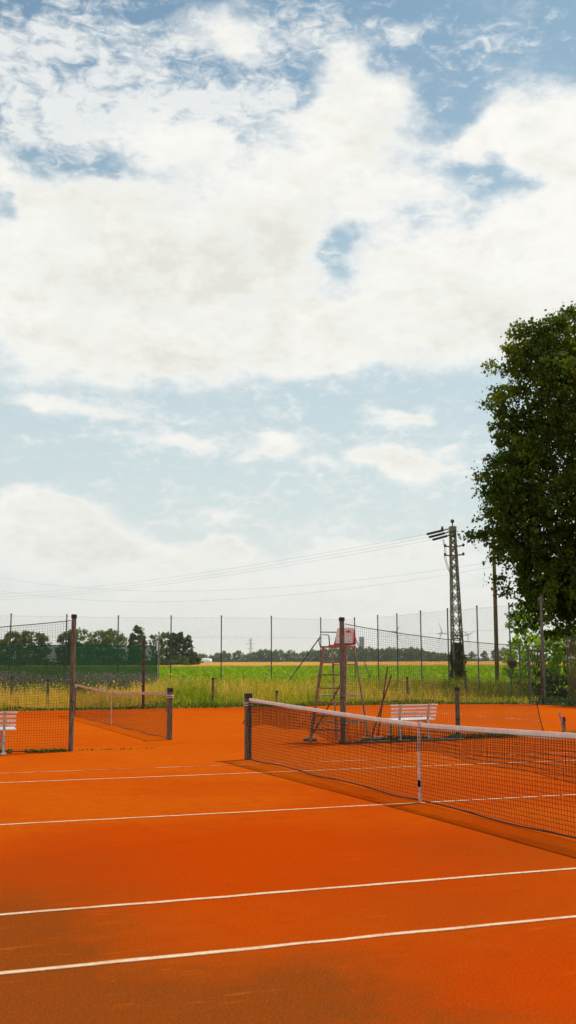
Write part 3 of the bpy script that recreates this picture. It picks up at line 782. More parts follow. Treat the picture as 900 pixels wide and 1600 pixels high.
def tall_fence(label, tops, extra=None):
    pts = [at(x, y, z=FH) for x, y in tops]
    o0 = np.array([pts[0][0], pts[0][1], 0])
    t = thing('chain_link_fence', tuple(o0), label, 'fence')
    for p in pts:
        q = p-o0
        post = MB().tube([(q[0], q[1], 0), (q[0], q[1], FH)], 0.032, 8).build('post', M['steel'], t)
        MB().lathe([(0.034, FH-0.02), (0.042, FH-0.018), (0.042, FH+0.04), (0.03, FH+0.05)], (q[0], q[1], 0), 8).build('cap', M['black'], post)
    mb = MB()
    for p, q in zip(pts[:-1], pts[1:]): chain_panel(mb, p-o0, q-o0, 0.05, FH-0.08)
    mb.build('wire_mesh', M['wire'], t)
    if extra: extra(t, o0, pts)
    return t, o0, pts
def back_extra(t, o0, pts):
    # braced end posts and the bar across the opening
    a = pts[6]-o0; b = pts[7]-o0
    MB().tube([(a[0], a[1], 3.52), (b[0], b[1], 3.50)], 0.03, 8).build('crossbar', M['steel'], t)
    lf = at(457, 1056, Y=pts[6][1]+0.1)-o0; rf = at(577, 1055, Y=pts[7][1]+0.1)-o0
    e = (lf-np.array([a[0], a[1], 3.3])); MB().tube([(a[0], a[1], 3.3), np.array([a[0], a[1], 3.3])+e*1.45], 0.034, 8).build('brace', M['steel'], t)
    e = (rf-np.array([b[0], b[1], 3.3])); MB().tube([(b[0], b[1], 3.3), np.array([b[0], b[1], 3.3])+e*1.45], 0.030, 8).build('brace', M['galv'], t)
yb_ = 44.9
tops_b = [(17.5, 960), (104.5, 961), (185, 963), (267.5, 963), (346, 963), (424, 963.7), (501, 966), (554, 966)]
tops_b = [(x, y) for x, y in tops_b]
tall_fence('tall wire fence behind the meadow carrying the green screen, with braced end posts', [(-66, 959)]+tops_b, lambda t, o, p: back_extra(t, o, p[1:]))
tops_s = [(554, 966), (590, 962.3), (620, 960), (657, 955.5), (699, 952), (745, 948), (795, 943.5)]
tall_fence('tall wire fence running from the umpire chair to the gate', tops_s[1:])
# loudspeaker-like rusted bell on the last side post
lp = at(795, 943.5, z=FH); sp = at(797.5, 1037, s=(lp-CAM)@FW-0.1)
t = thing('rusty_bell', (lp[0], lp[1], sp[2]), 'round dark rusted drum hung on the fence post next to the gate', 'drum')
mb = MB(); mb.lathe([(0.06, -0.08), (0.17, -0.07), (0.20, -0.02), (0.20, 0.05), (0.14, 0.09)], n=14)
d_o = mb.build('drum', M['rust'], t); d_o.rotation_euler = (R(90), 0, YAW-PI/2); d_o.location = (-0.02, -0.14, 0)
mb = MB(); mb.lathe([(0.06, 0.0), (0.12, 0.012), (0.12, 0.02), (0.05, 0.03)], n=14)
h_o = mb.build('hub', M['black'], d_o); h_o.location = (0, 0, 0.085)

# windscreen cloth on the back fence (left part)
def cloth(name, p0, p1, z0, z1, label, nrm_off, mat, seed=0):
    a, b = np.array([p0[0], p0[1], 0.]), np.array([p1[0], p1[1], 0.]); L = np.linalg.norm(b-a); d = (b-a)/L; nn = np.array([-d[1], d[0], 0])
    t = thing(name, tuple(a), label, 'windscreen')
    nu, nv = int(L/0.15)+2, 12; V = []
    for j in range(nv):
        for i in range(nu):
            u = i/(nu-1); v = j/(nv-1)
            w = 0.035*math.sin(u*L*2.4+seed)*(0.3+v*0.2)+0.02*math.sin(u*L*6+v*3)+nrm_off
            V.append(d*u*L+nn*w+np.array([0, 0, z0+(z1-z0)*v+0.03*math.sin(u*L*1.1)*(v-0.5)-0.03*abs(math.sin(u*L*PI/2.45))*v]))
    F = [(j*nu+i, j*nu+i+1, (j+1)*nu+i+1, (j+1)*nu+i) for j in range(nv-1) for i in range(nu-1)]
    c = MB().add(V, F).build('cloth', mat, t, smooth=True)
    s = c.modifiers.new('thick', 'SOLIDIFY'); s.thickness = 0.004
    MB().tube([V[(nv-1)*nu+i] for i in range(nu)], 0.012, 5).build('top_hem', M['screenhem'], t)
    MB().tube([V[j*nu+nu-1] for j in range(nv)], 0.012, 5).build('side_hem', M['screenhem'], t)
    return t
M['screenhem'] = simple('green_hem', (0.012, 0.05, 0.032), 0.7, var=0.2)
e0 = at(-66, 959, z=FH); e1 = at(246, 963, z=FH)
cloth('windscreen', e0, e1, 0.75, 2.76, 'dark green see-through windscreen cloth tied along the back fence', -0.07, M['screen'], 1)

# slim post with white plate right of the screen
gp = at(248.5, 987, s=58); t = thing('slim_post', (gp[0], gp[1], 0), 'slim grey post with a small white plate beside the green screen end', 'post')
MB().tube([(0, 0, 0), (0, 0, gp[2])], 0.036, 8).build('shaft', M['galv'], t)
MB().box((-0.10, -0.05, gp[2]-0.75), (0.08, 0.02, 0.55)).build('plate', M['white'], t)
MB().box((-0.07, -0.05, gp[2]-1.15), (0.14, 0.02, 0.12)).build('bracket', M['galv'], t)

# short wooden posts in the meadow
for px, py, h, lab in ((332.5, 1105, 1.12, 'short wooden post in the meadow left of the near net post'),
                       (637, 1099, 1.08, 'short wooden post in the meadow just above the white bench'),
                       (728.5, 1096, 1.08, 'short brown post in the meadow in front of the ivy-clad pylon'),
                       (74, 1106, 1.08, 'short pale post in dry grass seen through the divider net, right of the white bench'),
                       (15, 1106, 1.20, 'short dark post in dry grass above the white bench cut by the picture edge'),
                       (433, 1102, 0.55, 'low stub post in the grass just above the white net tape')):
    p = at(px, py, z=0); p[1] = min(p[1], 32.5) if py > 1100 else p[1]
    round_post('meadow_post', p[0], p[1], h, 0.05, M['greywood'], lab, 'post', 'short posts in the meadow', cap=px not in (728.5,))

# ------------------------------------------------------------------ gate, lamp pole
GX = 19.7
g0 = at(827.5, 1091, X=GX); g1 = at(849, 1096, X=GX)
gb0 = np.array([GX, g0[1], 0]); gb1 = np.array([GX, g1[1], 0])
t = thing('wire_gate', tuple(gb0), 'dark steel framed wire gate between the thin pole and the lamp pole', 'gate')
e = gb1-gb0; HG = 2.25
MB().tube([(0, 0, 0), (0, 0, HG)], 0.045, 8).build('gate_post', M['steel'], t)
MB().tube([(0, 0, HG-0.02), tuple(e*np.array([1, 1, 0])+np.array([0, 0, HG-0.02]))], 0.045, 8).build('top_rail', M['steel'], t)
MB().tube([(0, 0, 0.12), tuple(e+np.array([0, 0, 0.12]))], 0.03, 8).build('bottom_rail', M['steel'], t)
MB().tube([tuple(e), tuple(e+np.array([0, 0, HG]))], 0.06, 8).build('gate_post', M['rust'], t)
mb = MB(); chain_panel(mb, (0, 0), e, 0.12, HG-0.05); mb.build('wire_mesh', M['wire'], t)
pp = at(811, 1001, X=GX); hh = pp[2]
t = thing('fence_pole', (GX, pp[1], 0), 'thin dark pole with a bar across to the fence, left of the wire gate', 'pole')
MB().tube([(0, 0, 0), (0, 0, hh)], 0.036, 8).build('shaft', M['steel'], t)
MB().tube([(0.0, gb0[1]-pp[1], HG-0.02+0.12), (lp[0]-GX, lp[1]-pp[1], HG+0.10)], 0.025, 8).build('bar', M['steel'], t)
lpp = at(851, 1101, z=0)
t = thing('lamp_pole', tuple(lpp), 'grey galvanised pole with a fitting on top under the big tree', 'pole')
MB().tube([(0, 0, 0), (0, 0, 2.2), (0, 0, 4.4)], [0.075, 0.07, 0.05], 10).build('shaft', M['polegrey'], t)
MB().tube([(0, 0, 0.1), (-0.11, -0.03, 0.1), (-0.11, -0.03, 2.0)], 0.05, 8).build('side_post', M['rust'], t)
mb = MB().box((0, 0, 4.42), (0.15, 0.08, 0.06)).box((-0.08, 0, 4.33), (0.07, 0.10, 0.12)).box((0.08, 0, 4.31), (0.06, 0.10, 0.12))
mb.build('fitting', M['polegrey'], t)
# low wire fence and olive shade cloth to the right of the lamp pole
rp = [np.array([lpp[0], lpp[1], 0]), np.array([19.75, 22.6, 0]), np.array([19.8, 18.5, 0])]
t = thing('chain_link_fence', tuple(rp[0]), 'wire fence in tree shade right of the galvanised pole', 'fence')
mb = MB()
for a, b in zip(rp[:-1], rp[1:]): chain_panel(mb, a-rp[0], b-rp[0], 0.05, 2.6)
mb.build('wire_mesh', M['wire'], t)
for a in rp[1:]: MB().tube([a-rp[0], a-rp[0]+np.array([0, 0, 2.65])], 0.035, 8).build('post', M['steel'], t)
m_ol = cloth_screen(); M['olive'] = m_ol
for nd in m_ol.node_tree.nodes:
    if nd.type == 'MATH' and nd.operation == 'ADD': nd.inputs[1].default_value = 0.32
    if nd.type == 'MIX' and nd.data_type == 'RGBA':
        nd.inputs[6].default_value = (0.07, 0.085, 0.025, 1); nd.inputs[7].default_value = (0.12, 0.125, 0.04, 1)
o0 = at(885.5, 1108, X=19.72)
cloth('shade_cloth', (19.72, o0[1]), (19.77, 18.6), 0.05, 2.75, 'olive shade cloth at the right picture edge below the big tree', 0.05, M['olive'], 4)

# ------------------------------------------------------------------ lattice pylon, poles, lines
pyb = at(716, 1065, Y=50.0); pyt = at(707.8, 832, Y=50.0)
PYX, PYY = pyb[0]-0.02, 50.0
PH = 10.35
t = thing('lattice_pylon', (PYX, PYY, 0), 'slender lattice steel pylon with three black tubes near its top', 'pylon')
base_hw, top_hw = 0.37, 0.15
ryaw = YAW-PI/2+R(6)
ca, sa = math.cos(ryaw), math.sin(ryaw)
def pyp(a, b, z):
    k = base_hw+(top_hw-base_hw)*z/PH
    x, y = a*k, b*k
    return np.array([x*ca-y*sa-0.16*z/PH+0.05, x*sa+y*ca, z])
for a, b in ((-1, -1), (1, -1), (1, 1), (-1, 1)):
    MB().bar(pyp(a, b, 0), pyp(a, b, PH), 0.075, 0.075, (0, 1, 0)).build('corner_leg', M['lattice'], t)
zz = [0.2]
while zz[-1] < PH-0.4: zz.append(zz[-1]+2*(base_hw+(top_hw-base_hw)*zz[-1]/PH)*1.45)
zz[-1] = PH-0.12
for (a, b), (c, d2) in (((-1, -1), (1, -1)), ((1, -1), (1, 1)), ((1, 1), (-1, 1)), ((-1, 1), (-1, -1))):
    mb = MB()
    for z0, z1 in zip(zz[:-1], zz[1:]):
        mb.bar(pyp(a, b, z0), pyp(c, d2, z1), 0.05, 0.05); mb.bar(pyp(c, d2, z0), pyp(a, b, z1), 0.05, 0.05)
    for z0 in (zz[0], 3.35, 3.55, PH-0.1): mb.bar(pyp(a, b, z0), pyp(c, d2, z0), 0.08, 0.08)
    mb.build('bracing', M['lattice'], t)
MB().box((-0.11, 0, PH+0.12), (0.42, 0.42, 0.36), rz=ryaw).build('head_box', M['lattice'], t, bevel=0.01)
MB().lathe([(0.04, PH+0.3), (0.04, PH+0.52), (0.10, PH+0.56), (0.13, PH+0.64), (0.11, PH+0.74), (0.05, PH+0.78)], (-0.11, 0, 0), n=10).build('top_insulator', M['porcelain'], t)
sP = (np.array([PYX, PYY, 0])-CAM)@FW
def loc_(p): return np.asarray(p)-np.array([PYX, PYY, 0])
tube_ends = []
for (xa, ya), (xb, yb2) in (((700.5, 826.5), (667.5, 834.5)), ((702, 831), (671, 839.2)), ((705, 835.5), (676.5, 843.2))):
    k_ = len(tube_ends)*0.28
    A, B = at(xa, ya, s=sP-0.35+k_), at(xb, yb2, s=sP-0.9+k_)
    mid = A+(B-A)*0.25
    arm = MB().tube([loc_(A), loc_(mid)], 0.045, 8).build('tube_bracket', M['lattice'], t)
    MB().tube([loc_(mid), loc_(B)], 0.085, 10).build('black_tube', M['black'], t)
    tube_ends.append(B)
uv = at(691, 826, s=sP-0.5); MB().lathe([(0.05, -0.1), (0.09, 0.0), (0.07, 0.1), (0.03, 0.16)], tuple(loc_(uv)), 8).build('insulator', M['porcelain'], t)
arm_tips = []
for yl, yr in ((853, 852), (867, 866)):
    zc = at(711, (yl+yr)/2, s=sP)[2]
    L_, R_ = at(695.5, yl, s=sP), at(724, yr, s=sP)
    cz = loc_(at(711, (yl+yr)/2+1, s=sP))
    MB().tube([loc_(L_), loc_(L_)*0.55+cz*0.45-np.array([0, 0, 0.05]), cz, loc_(R_)*0.6+cz*0.4-np.array([0, 0, 0.02]), loc_(R_)], 0.045, 7).build('crossarm', M['lattice'], t)
    for e_ in (L_, R_):
        MB().lathe([(0.05, -0.08), (0.09, -0.02), (0.09, 0.06), (0.04, 0.12)], tuple(loc_(e_)), 8).build('insulator', M['porcelain'], t)
    arm_tips.append(L_)
mb = MB()
for dx, zoff in ((0, 0), (2.2, 0.0)):
    pts = [at(691.5+dx*0.7, 843, s=sP-0.5), at(694.5+dx, 855, s=sP-0.3), at(694.5+dx, 872, s=sP-0.3), at(698+dx, 885, s=sP-0.25), at(706.5, 903, s=sP-0.2)]
    mb.tube([loc_(p) for p in pts], 0.018, 5)
mb.build('jumper_cables', M['cable'], t)
# small brackets at mid height
# ivy round the pylon foot
rg = np.random.default_rng(5); n = 5200
zi = rg.uniform(0, 1, n)**0.9*3.05
an = rg.uniform(0, 2*PI, n); wv = 0.42-0.06*zi/2.9+0.13*np.sin(zi*4+an*2)+0.09*rg.normal(size=n)
wv *= np.where(zi > 2.3, 0.75, 1.0)
px_ = np.cos(an)*wv*0.95; py_ = np.sin(an)*wv*0.95
t2 = thing('ivy', (PYX, PYY, 0), 'dark ivy climbing the foot of the lattice pylon', 'ivy')
quads('foliage', leaf_quads(np.stack([px_, py_, zi], 1), 0.13, 0.3, 0.8, rg), M['ivy'], t2)
MB().tube([(0.2, -0.3, 0), (0.1, -0.38, 1.0), (0.25, -0.3, 2.4)], [0.04, 0.03, 0.012], 6).build('stem', M['bark'], t2)

wp = at(777, 1066, Y=50.0); wt_ = at(770.3, 850, Y=50.0)
t = thing('utility_pole', (wp[0], 50.0, 0), 'brown wooden utility pole beside the lattice pylon, its top in the leaves', 'utility pole')
topz = 10.4
MB().tube([(0, 0, 0), (0.03, 0, 5), (0.05, 0, topz)], [0.15, 0.135, 0.105], 10).build('shaft', M['polewood'], t)
MB().box((0.05, -0.05, topz-0.55), (0.9, 0.09, 0.09), rz=R(-20)).build('crossarm', M['polewood'], t)
ib = at(765, 895, s=(np.array([wp[0], 50, 0])-CAM)@FW)
for dx in (-0.4, 0.45):
    MB().lathe([(0.02, 0), (0.05, 0.05), (0.05, 0.12), (0.02, 0.15)], (0.05+dx*math.cos(R(-20)), -0.05+dx*math.sin(R(-20)), topz-0.51), 8).build('insulator', M['porcelain'], t)

def power_line(A, B, sag, label, r=0.006):
    A, B = np.asarray(A), np.asarray(B)
    t = thing('power_line', tuple(A), label, 'power line', 'power lines across the sky')
    us = np.linspace(0, 1, 40)
    MB().tube([(B-A)*u-np.array([0, 0, sag*4*u*(1-u)]) for u in us], r, 5).build('conductor', M['cable'], t)
LB = 'thin power line running left from the {} black tube of the pylon'
for B0, (fx, fy), lab in zip(tube_ends, ((-40, 929), (-40, 934), (-40, 938)), ('highest', 'middle', 'lowest')):
    power_line(B0, at(fx, fy, s=150), 0.9, LB.format(lab))
for i, (yy, fy, lab) in enumerate(((878, 909, 'upper'), (886, 930, 'lower'))):
    A = at(770, yy, s=(np.array([wp[0], 50, 0])-CAM)@FW)
    power_line(A, at(-40, fy-14, s=120), 2.0, f'faint power line from the wooden pole, the {lab} one, sagging across the sky', 0.005)

# ------------------------------------------------------------------ trees
def crown_quads(env, zmin, zmax, ncl, nleaf, csize, lsize, rng, inner=0.35, droop=0.3, flat=0.75, cyl=None):
    """clusters of leaves spread through the crown's volume; env(z, angle) = radius"""
    out = []
    for i in range(ncl):
        z = rng.uniform(zmin, zmax); a = rng.uniform(0, 2*PI)
        r = env(z, a)*(inner+(1-inner)*rng.uniform(0, 1)**0.45)
        c = np.array([r*math.cos(a), r*math.sin(a), z])
        cs = csize*rng.uniform(0.6, 1.3); k = int(nleaf*rng.uniform(0.6, 1.4))
        p = rng.normal(size=(k, 3)); p /= np.linalg.norm(p, axis=1)[:, None]; p *= (rng.uniform(0, 1, k)**0.55)[:, None]*cs
        p[:, 2] *= flat
        p[:, 2] -= 0.25*np.hypot(p[:, 0], p[:, 1])*droop*2
        out.append(leaf_quads(p+c, lsize, droop, 0.75, rng))
    return np.concatenate(out)
def limb_tubes(mb, base, top, r0, n, spread, rng, zlo, zhi):
    for i in range(n):
        z = rng.uniform(zlo, zhi); a = i*2.4+rng.uniform(-0.3, 0.3); k = rng.uniform(0.6, 1.0)*spread
        p0 = np.array([0, 0, z]); p2 = p0+np.array([math.cos(a)*k, math.sin(a)*k, k*0.75]); p1 = p0*0.5+p2*0.5+np.array([0, 0, -0.08*k])
        q = r0*(1-0.6*(z-zlo)/(zhi-zlo+1e-6))
        mb.tube([p0, p1, p2], [q*0.5, q*0.32, q*0.08], 6)

# the big lime tree
TX, TY = 31.2, 38.5
sT = (np.array([TX, TY, 0])-CAM)@FW; lT = (np.array([TX, TY, 0])-CAM)@LA
mpp = sT/FPX; xT = 450+FPX*lT/sT
prof_y = [470, 500, 520, 545, 575, 600, 630, 660, 700, 740, 770, 800, 830, 860, 900, 940, 975, 1005, 1030]
prof_x = [965, 922, 880, 826, 800, 782, 776, 800, 786, 772, 774, 770, 768, 794, 808, 824, 846, 890, 935]
zz_p = [at(xT, y, s=sT)[2] for y in prof_y]; rr_p = [max(0.3, (xT-x)*mpp) for x in prof_x]
order = np.argsort(zz_p); ZP = np.array(zz_p)[order]; RP = np.array(rr_p)[order]
def lime_env(z, a):
    f = 1.0+0.05*math.sin(a*5+z*0.9)
    return float(np.interp(z, ZP, RP))*f-0.05
rg = np.random.default_rng(17)
t = thing('lime_tree', (TX, TY, 0), 'huge dark lime tree filling the right edge of the picture', 'tree')
mb = MB(); mb.tube([(0, 0, 0), (0.1, 0, 3), (0, 0.1, 8), (0.1, 0, 14), (0, 0, 20)], [0.55, 0.45, 0.36, 0.2, 0.05], 10)
limb_tubes(mb, 0, 0, 0.36, 22, 5.5, rg, 3.5, 15)
mb.build('trunk', M['bark'], t)
def lobe_quads(env, zs, nl, per, lsize, rng, rlo=1.3, rhi=2.2, z0=0, z1=1):
    """foliage in overlapping lobes: leaf twigs concentrated on each lobe's outer shell"""
    out = []; ga = PI*(3-math.sqrt(5))
    for i in range(nl):
        z = z0+(z1-z0)*((i+0.5)/nl)+rng.normal(0, 0.25); a = i*ga+rng.normal(0, 0.15)
        Rl = rng.uniform(rlo, rhi); e = max(0.2, env(z, a)-Rl*0.85)
        c = np.array([e*math.cos(a), e*math.sin(a), z]); outw = np.array([math.cos(a), math.sin(a), 0.55]); outw /= np.linalg.norm(outw)
        k = int(per*(Rl/1.7)**2)
        nt_ = k//14                                     # twigs, each with a handful of leaves
        d = rng.normal(size=(nt_, 3))+outw*0.9; d /= np.linalg.norm(d, axis=1)[:, None]
        lump = 1+0.16*np.sin(d[:, 0]*5+i)+0.14*np.sin(d[:, 1]*6+i*2)+0.12*np.sin(d[:, 2]*7+i*3)
        far = np.where(rng.uniform(size=nt_) < 0.13, rng.uniform(1.08, 1.38, nt_), 1.0); lump = lump*far
        tw = c+d*np.array([1, 1, 0.85])*(Rl*lump*rng.uniform(0.62, 1.02, nt_)**0.6)[:, None]
        p = np.repeat(tw, 14, 0)+rng.normal(size=(nt_*14, 3))*np.array([0.17, 0.17, 0.10])
        p[:, 2] -= 0.10*rng.uniform(0, 1, len(p))
        out.append(leaf_quads(p, lsize, 0.35, 0.72, rng))
    return np.concatenate(out)
zmid0, zmid1 = ZP[0]+1.9, at(xT, 532, s=sT)[2]
cq = lobe_quads(lime_env, None, 84, 1400, 0.21, rg, 0.9, 2.2, zmid0, zmid1)
pf = []
for _ in range(95):                                     # inner foliage that blocks the light
    z = rg.uniform(zmid0+1, zmid1-0.5); a_ = rg.uniform(0, 2*PI); r_ = max(0.1, lime_env(z, a_)-1.8)*rg.uniform(0, 1)**0.6
    pf.append(rg.normal(size=(230, 3))*np.array([0.8, 0.8, 0.6])+np.array([r_*math.cos(a_), r_*math.sin(a_), z]))
cq = np.concatenate([cq, leaf_quads(np.concatenate(pf), 0.22, 0.3, 0.75, rg)])
# sprays that stick out of the outline as in the photo
sp_l = []
for px, py, k in ((735, 836, 60), (748, 838, 90), (760, 834, 120), (758, 742, 90), (765, 630, 90), (768, 575, 90), (812, 522, 150), (800, 545, 130), (850, 518, 120), (885, 495, 100), (770, 720, 100),
                  (812, 962, 50), (808, 980, 30), (828, 946, 110), (838, 962, 60), (780, 905, 90), (790, 925, 80), (765, 800, 110), (762, 770, 110), (776, 870, 90), (886, 985, 150), (898, 1015, 130), (880, 955, 110), (892, 960, 140), (818, 512, 120), (838, 512, 90), (872, 500, 130), (893, 488, 120)):
    c = at(px, py, s=sT-rg.uniform(-1, 3))-np.array([TX, TY, 0])
    k = int(k*1.6); p = rg.normal(size=(k, 3))*np.array([0.34, 0.34, 0.20]); sp_l.append(leaf_quads(p+c, 0.18, 0.4, 0.75, rg))
CQ = np.concatenate([cq]+sp_l); cen = CQ.mean(axis=1)
c0 = at(859, 958, s=sT)-np.array([TX, TY, 0]); dv = (cen-c0)@np.stack([LA, FW, np.array([0, 0, 1.])], 1)
pocket = (np.abs(dv[:, 0]) < 0.42-0.12*dv[:, 2]) & (np.abs(dv[:, 2]) < 0.95) & (np.abs(dv[:, 1]) < 6.5)
quads('crown', CQ[~pocket], M['lime'], t)

# light green bush / young tree behind the gate
def bush(name, base, env, zmin, zmax, ncl, nleaf, cs, ls, mat, label, cat, seed, stems=5, h=2.0):
    rg = np.random.default_rng(seed)
    t = thing(name, (base[0], base[1], base[2] if len(base) > 2 else 0), label, cat)
    mb = MB()
    for i in range(stems):
        a = i*2*PI/stems+rg.uniform(-0.4, 0.4); k = rg.uniform(0.3, 0.8)
        mb.tube([(0.05*math.cos(a), 0.05*math.sin(a), 0), (k*0.5*math.cos(a), k*0.5*math.sin(a), h*0.5), (k*math.cos(a), k*math.sin(a), h)], [0.05, 0.035, 0.012], 6)
    mb.build('stems', M['bark'], t)
    quads('foliage', crown_quads(env, zmin, zmax, ncl, nleaf, cs, ls, rg, 0.15, 0.25), mat, t)
    return t
bb = at(834, 1060, Y=47.0)
bush('young_tree', (bb[0], 47.0), lambda z, a: float(np.interp(z, [0.3, 1.5, 3.0, 4.3, 5.4], [1.2, 1.8, 1.8, 1.5, 0.6])), 0.4, 5.2, 95, 45, 0.5, 0.20, M['bush'],
     'light green young tree in sunlight behind the wire gate', 'tree', 41, 6, 3.6)
bb = at(890, 1060, Y=46.0)
bush('leafy_shrub', (bb[0], 46.0), lambda z, a: float(np.interp(z, [0.2, 1.0, 2.4, 4.2], [1.4, 1.9, 1.6, 0.6])), 0.3, 3.9, 80, 45, 0.5, 0.19, M['bush'],
     'green leafy shrub right of the galvanised pole, below the big tree', 'shrub', 42, 6, 2.8)
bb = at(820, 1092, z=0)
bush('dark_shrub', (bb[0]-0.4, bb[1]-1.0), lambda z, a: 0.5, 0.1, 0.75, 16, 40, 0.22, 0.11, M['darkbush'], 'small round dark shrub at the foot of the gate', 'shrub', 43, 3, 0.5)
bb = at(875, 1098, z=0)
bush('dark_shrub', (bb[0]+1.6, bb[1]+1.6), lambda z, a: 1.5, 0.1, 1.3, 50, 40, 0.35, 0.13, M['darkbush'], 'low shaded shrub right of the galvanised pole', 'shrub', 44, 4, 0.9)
bb = at(702, 1094, z=0)
bush('leafy_weed', (bb[0], bb[1]), lambda z, a: 0.32, 0.1, 0.85, 14, 35, 0.2, 0.12, M['bush'], 'bushy bright green weed in the meadow left of the short brown post', 'weed', 45, 3, 0.7)

# distant trees
def far_tree_mesh(kind, H, Wd, seed, mat, nleaf=1500, ls=0.6):
    rg = np.random.default_rng(seed)
    if kind == 'poplar': env = lambda z, a: Wd/2*float(np.interp(z/H, [0.04, 0.2, 0.5, 0.8, 1.0], [0.45, 0.9, 1.0, 0.75, 0.15]))*(1+0.15*math.sin(a*3+z))
    else: env = lambda z, a: Wd/2*float(np.interp(z/H, [0.06, 0.25, 0.55, 0.85, 1.0], [0.6, 0.95, 1.0, 0.7, 0.2]))*(1+0.14*math.sin(a*3+z*0.8))
    ncl = 90
    return crown_quads(env, H*0.05, H*0.97, ncl, nleaf//ncl, Wd*(0.15 if kind == 'r' else 0.2), ls, rg, 0.15, 0.1)
def far_tree(name, px, ytop, s, wpx, kind, label, group, mat, seed, nleaf=1500):
    l = (px-450)/FPX*s; x, y = sl(s, l); z0 = terr(s)
    zt = at(px, ytop, s=s)[2]; H = zt-z0; Wd = wpx/FPX*s
    t = thing(name, (x, y, z0), label, 'tree', group)
    quads('crown', far_tree_mesh(kind, H, Wd, seed, mat, nleaf, max(0.35, s/640)), mat, t)
    MB().tube([(0, 0, -0.1), (0, 0, H*0.3), (0.1, 0, H*0.8)], [H*0.03, H*0.022, H*0.006], 7).build('trunk', M['bark'], t)
    return t
GL = 'trees beyond the green screen'
for i, (px, yt, s, w, kd, nm, lab) in enumerate((
    (-12, 994, 400, 50, 'r', 'far_tree', 'low tree at the picture edge above the green screen'),
    (22, 987, 400, 40, 'r', 'far_tree', 'pale green round tree above the screen, left of the gap in the trees'),
    (46, 986, 405, 34, 'r', 'far_tree', 'dark round tree above the screen just left of the gap in the trees'),
    (66, 988, 400, 30, 'r', 'far_tree', 'sloping low tree bordering the gap in the trees'),
    (108, 985, 395, 38, 'r', 'far_tree', 'dense tree directly behind the tall brown divider post'),
    (126, 983, 400, 48, 'r', 'far_tree', 'tallest broad tree right of the tall brown divider post'),
    (155, 985, 405, 44, 'r', 'far_tree', 'broad tree in the middle of the clump above the green screen'),
    (178, 985, 400, 42, 'r', 'far_tree', 'rounded tree at the clump end next to the fence post'),
    (217, 975, 390, 24, 'poplar', 'poplar_tree', 'tallest dark poplar with a forked top above the green screen'),
    (208, 990, 395, 14, 'poplar', 'poplar_tree', 'narrow low side poplar leaning on the tallest poplar'),
    (240, 990, 380, 22, 'r', 'conifer_tree', 'thin ragged conifer between poplar and slim grey post'),
    (262, 989, 400, 36, 'r', 'far_tree', 'pale grey-green willow-like tree right of the slim post'),
    (271, 988, 398, 18, 'poplar', 'poplar_tree', 'dark poplar right behind the fence post above the field'),
    (281, 988, 400, 20, 'poplar', 'poplar_tree', 'dark poplar second from the right end of the poplar row'),
    (294, 993, 400, 17, 'poplar', 'poplar_tree', 'last dark poplar of the row, beside the white tunnel'),
    (301, 1019, 405, 22, 'r', 'low_tree', 'low bushy tree at the foot of the last poplar'))):
    m_ = M['poplar'] if kd == 'poplar' or px in (108, 240) else M['farleaf']
    far_tree(nm, px, yt, s, w, kd, lab, GL, m_, 100+i, 900 if nm == 'conifer_tree' else 4600)
# low hedge-like understorey under the left trees
rg = np.random.default_rng(60); n = 5200
l = rg.uniform(-112, -36, n); s = 392+rg.uniform(-3, 3, n); z = np.abs(rg.normal(0, 1.8, n))
x = CX+FW[0]*s+LA[0]*l; y = CY+FW[1]*s+LA[1]*l
tag(quads('undergrowth', leaf_quads(np.stack([x, y, z+terr(392)], 1), 0.8, 0, 0.7, rg), M['poplar']), 'dark undergrowth below the trees beyond the green screen', 'undergrowth', kind='stuff')

# treeline on the horizon: single trees that share a few crown meshes
protos = []
for i in range(6):
    q = far_tree_mesh('r', 10.0, 11.0, 300+i, M['farleaf'], 1000, 1.25)
    me_o = quads('crown', q, M['farleaf']); trunk = MB().tube([(0, 0, -0.2), (0, 0, 4), (0, 0, 7)], [0.35, 0.28, 0.1], 6).build('trunk', M['bark'])
    protos.append((me_o.data, trunk.data))
    bpy.data.objects.remove(me_o); bpy.data.objects.remove(trunk)
def line_tree(px, ytop, s, wpx, lab, grp, k):
    l = (px-450)/FPX*s; x, y = sl(s, l); z0 = terr(s); zt = at(px, ytop, s=s)[2]; H = max(3.0, zt-z0); Wd = wpx/FPX*s
    t = thing('distant_tree', (x, y, z0), lab, 'tree', grp, rz=k*1.7); t.scale = (Wd/11.0, Wd/11.0, H/10.0)
    for nm, me in zip(('crown', 'trunk'), protos[k % 6]):
        o = bpy.data.objects.new(nm, me); C.objects.link(o); o.parent = t
rg = np.random.default_rng(77); k = 0
LBL = 'hazy round tree in the long treeline left of the umpire chair'
for px, yt, w in ((312, 1022, 13), (319, 1022, 13), (331, 1024, 11), (341, 1020, 15), (350, 1017.5, 14), (358, 1021, 13), (372, 1017.5, 16), (383, 1023, 12), (391, 1021, 12), (399, 1018.5, 14), (406, 1015.5, 13),
                  (414, 1015, 14), (421, 1017, 13), (428, 1016, 15), (436, 1016, 17), (446, 1022, 12), (454, 1016.5, 17), (463, 1021, 10), (472, 1019, 14), (481, 1018, 15), (490, 1016, 15), (498, 1016, 15), (506, 1014, 15), (515, 1014, 15)):
    line_tree(px, yt, 985+rg.uniform(-8, 8), w*1.15, LBL, 'trees of the long treeline', k); k += 1
LBR = 'tree in the dense hazy wood edge between umpire chair and lattice pylon'
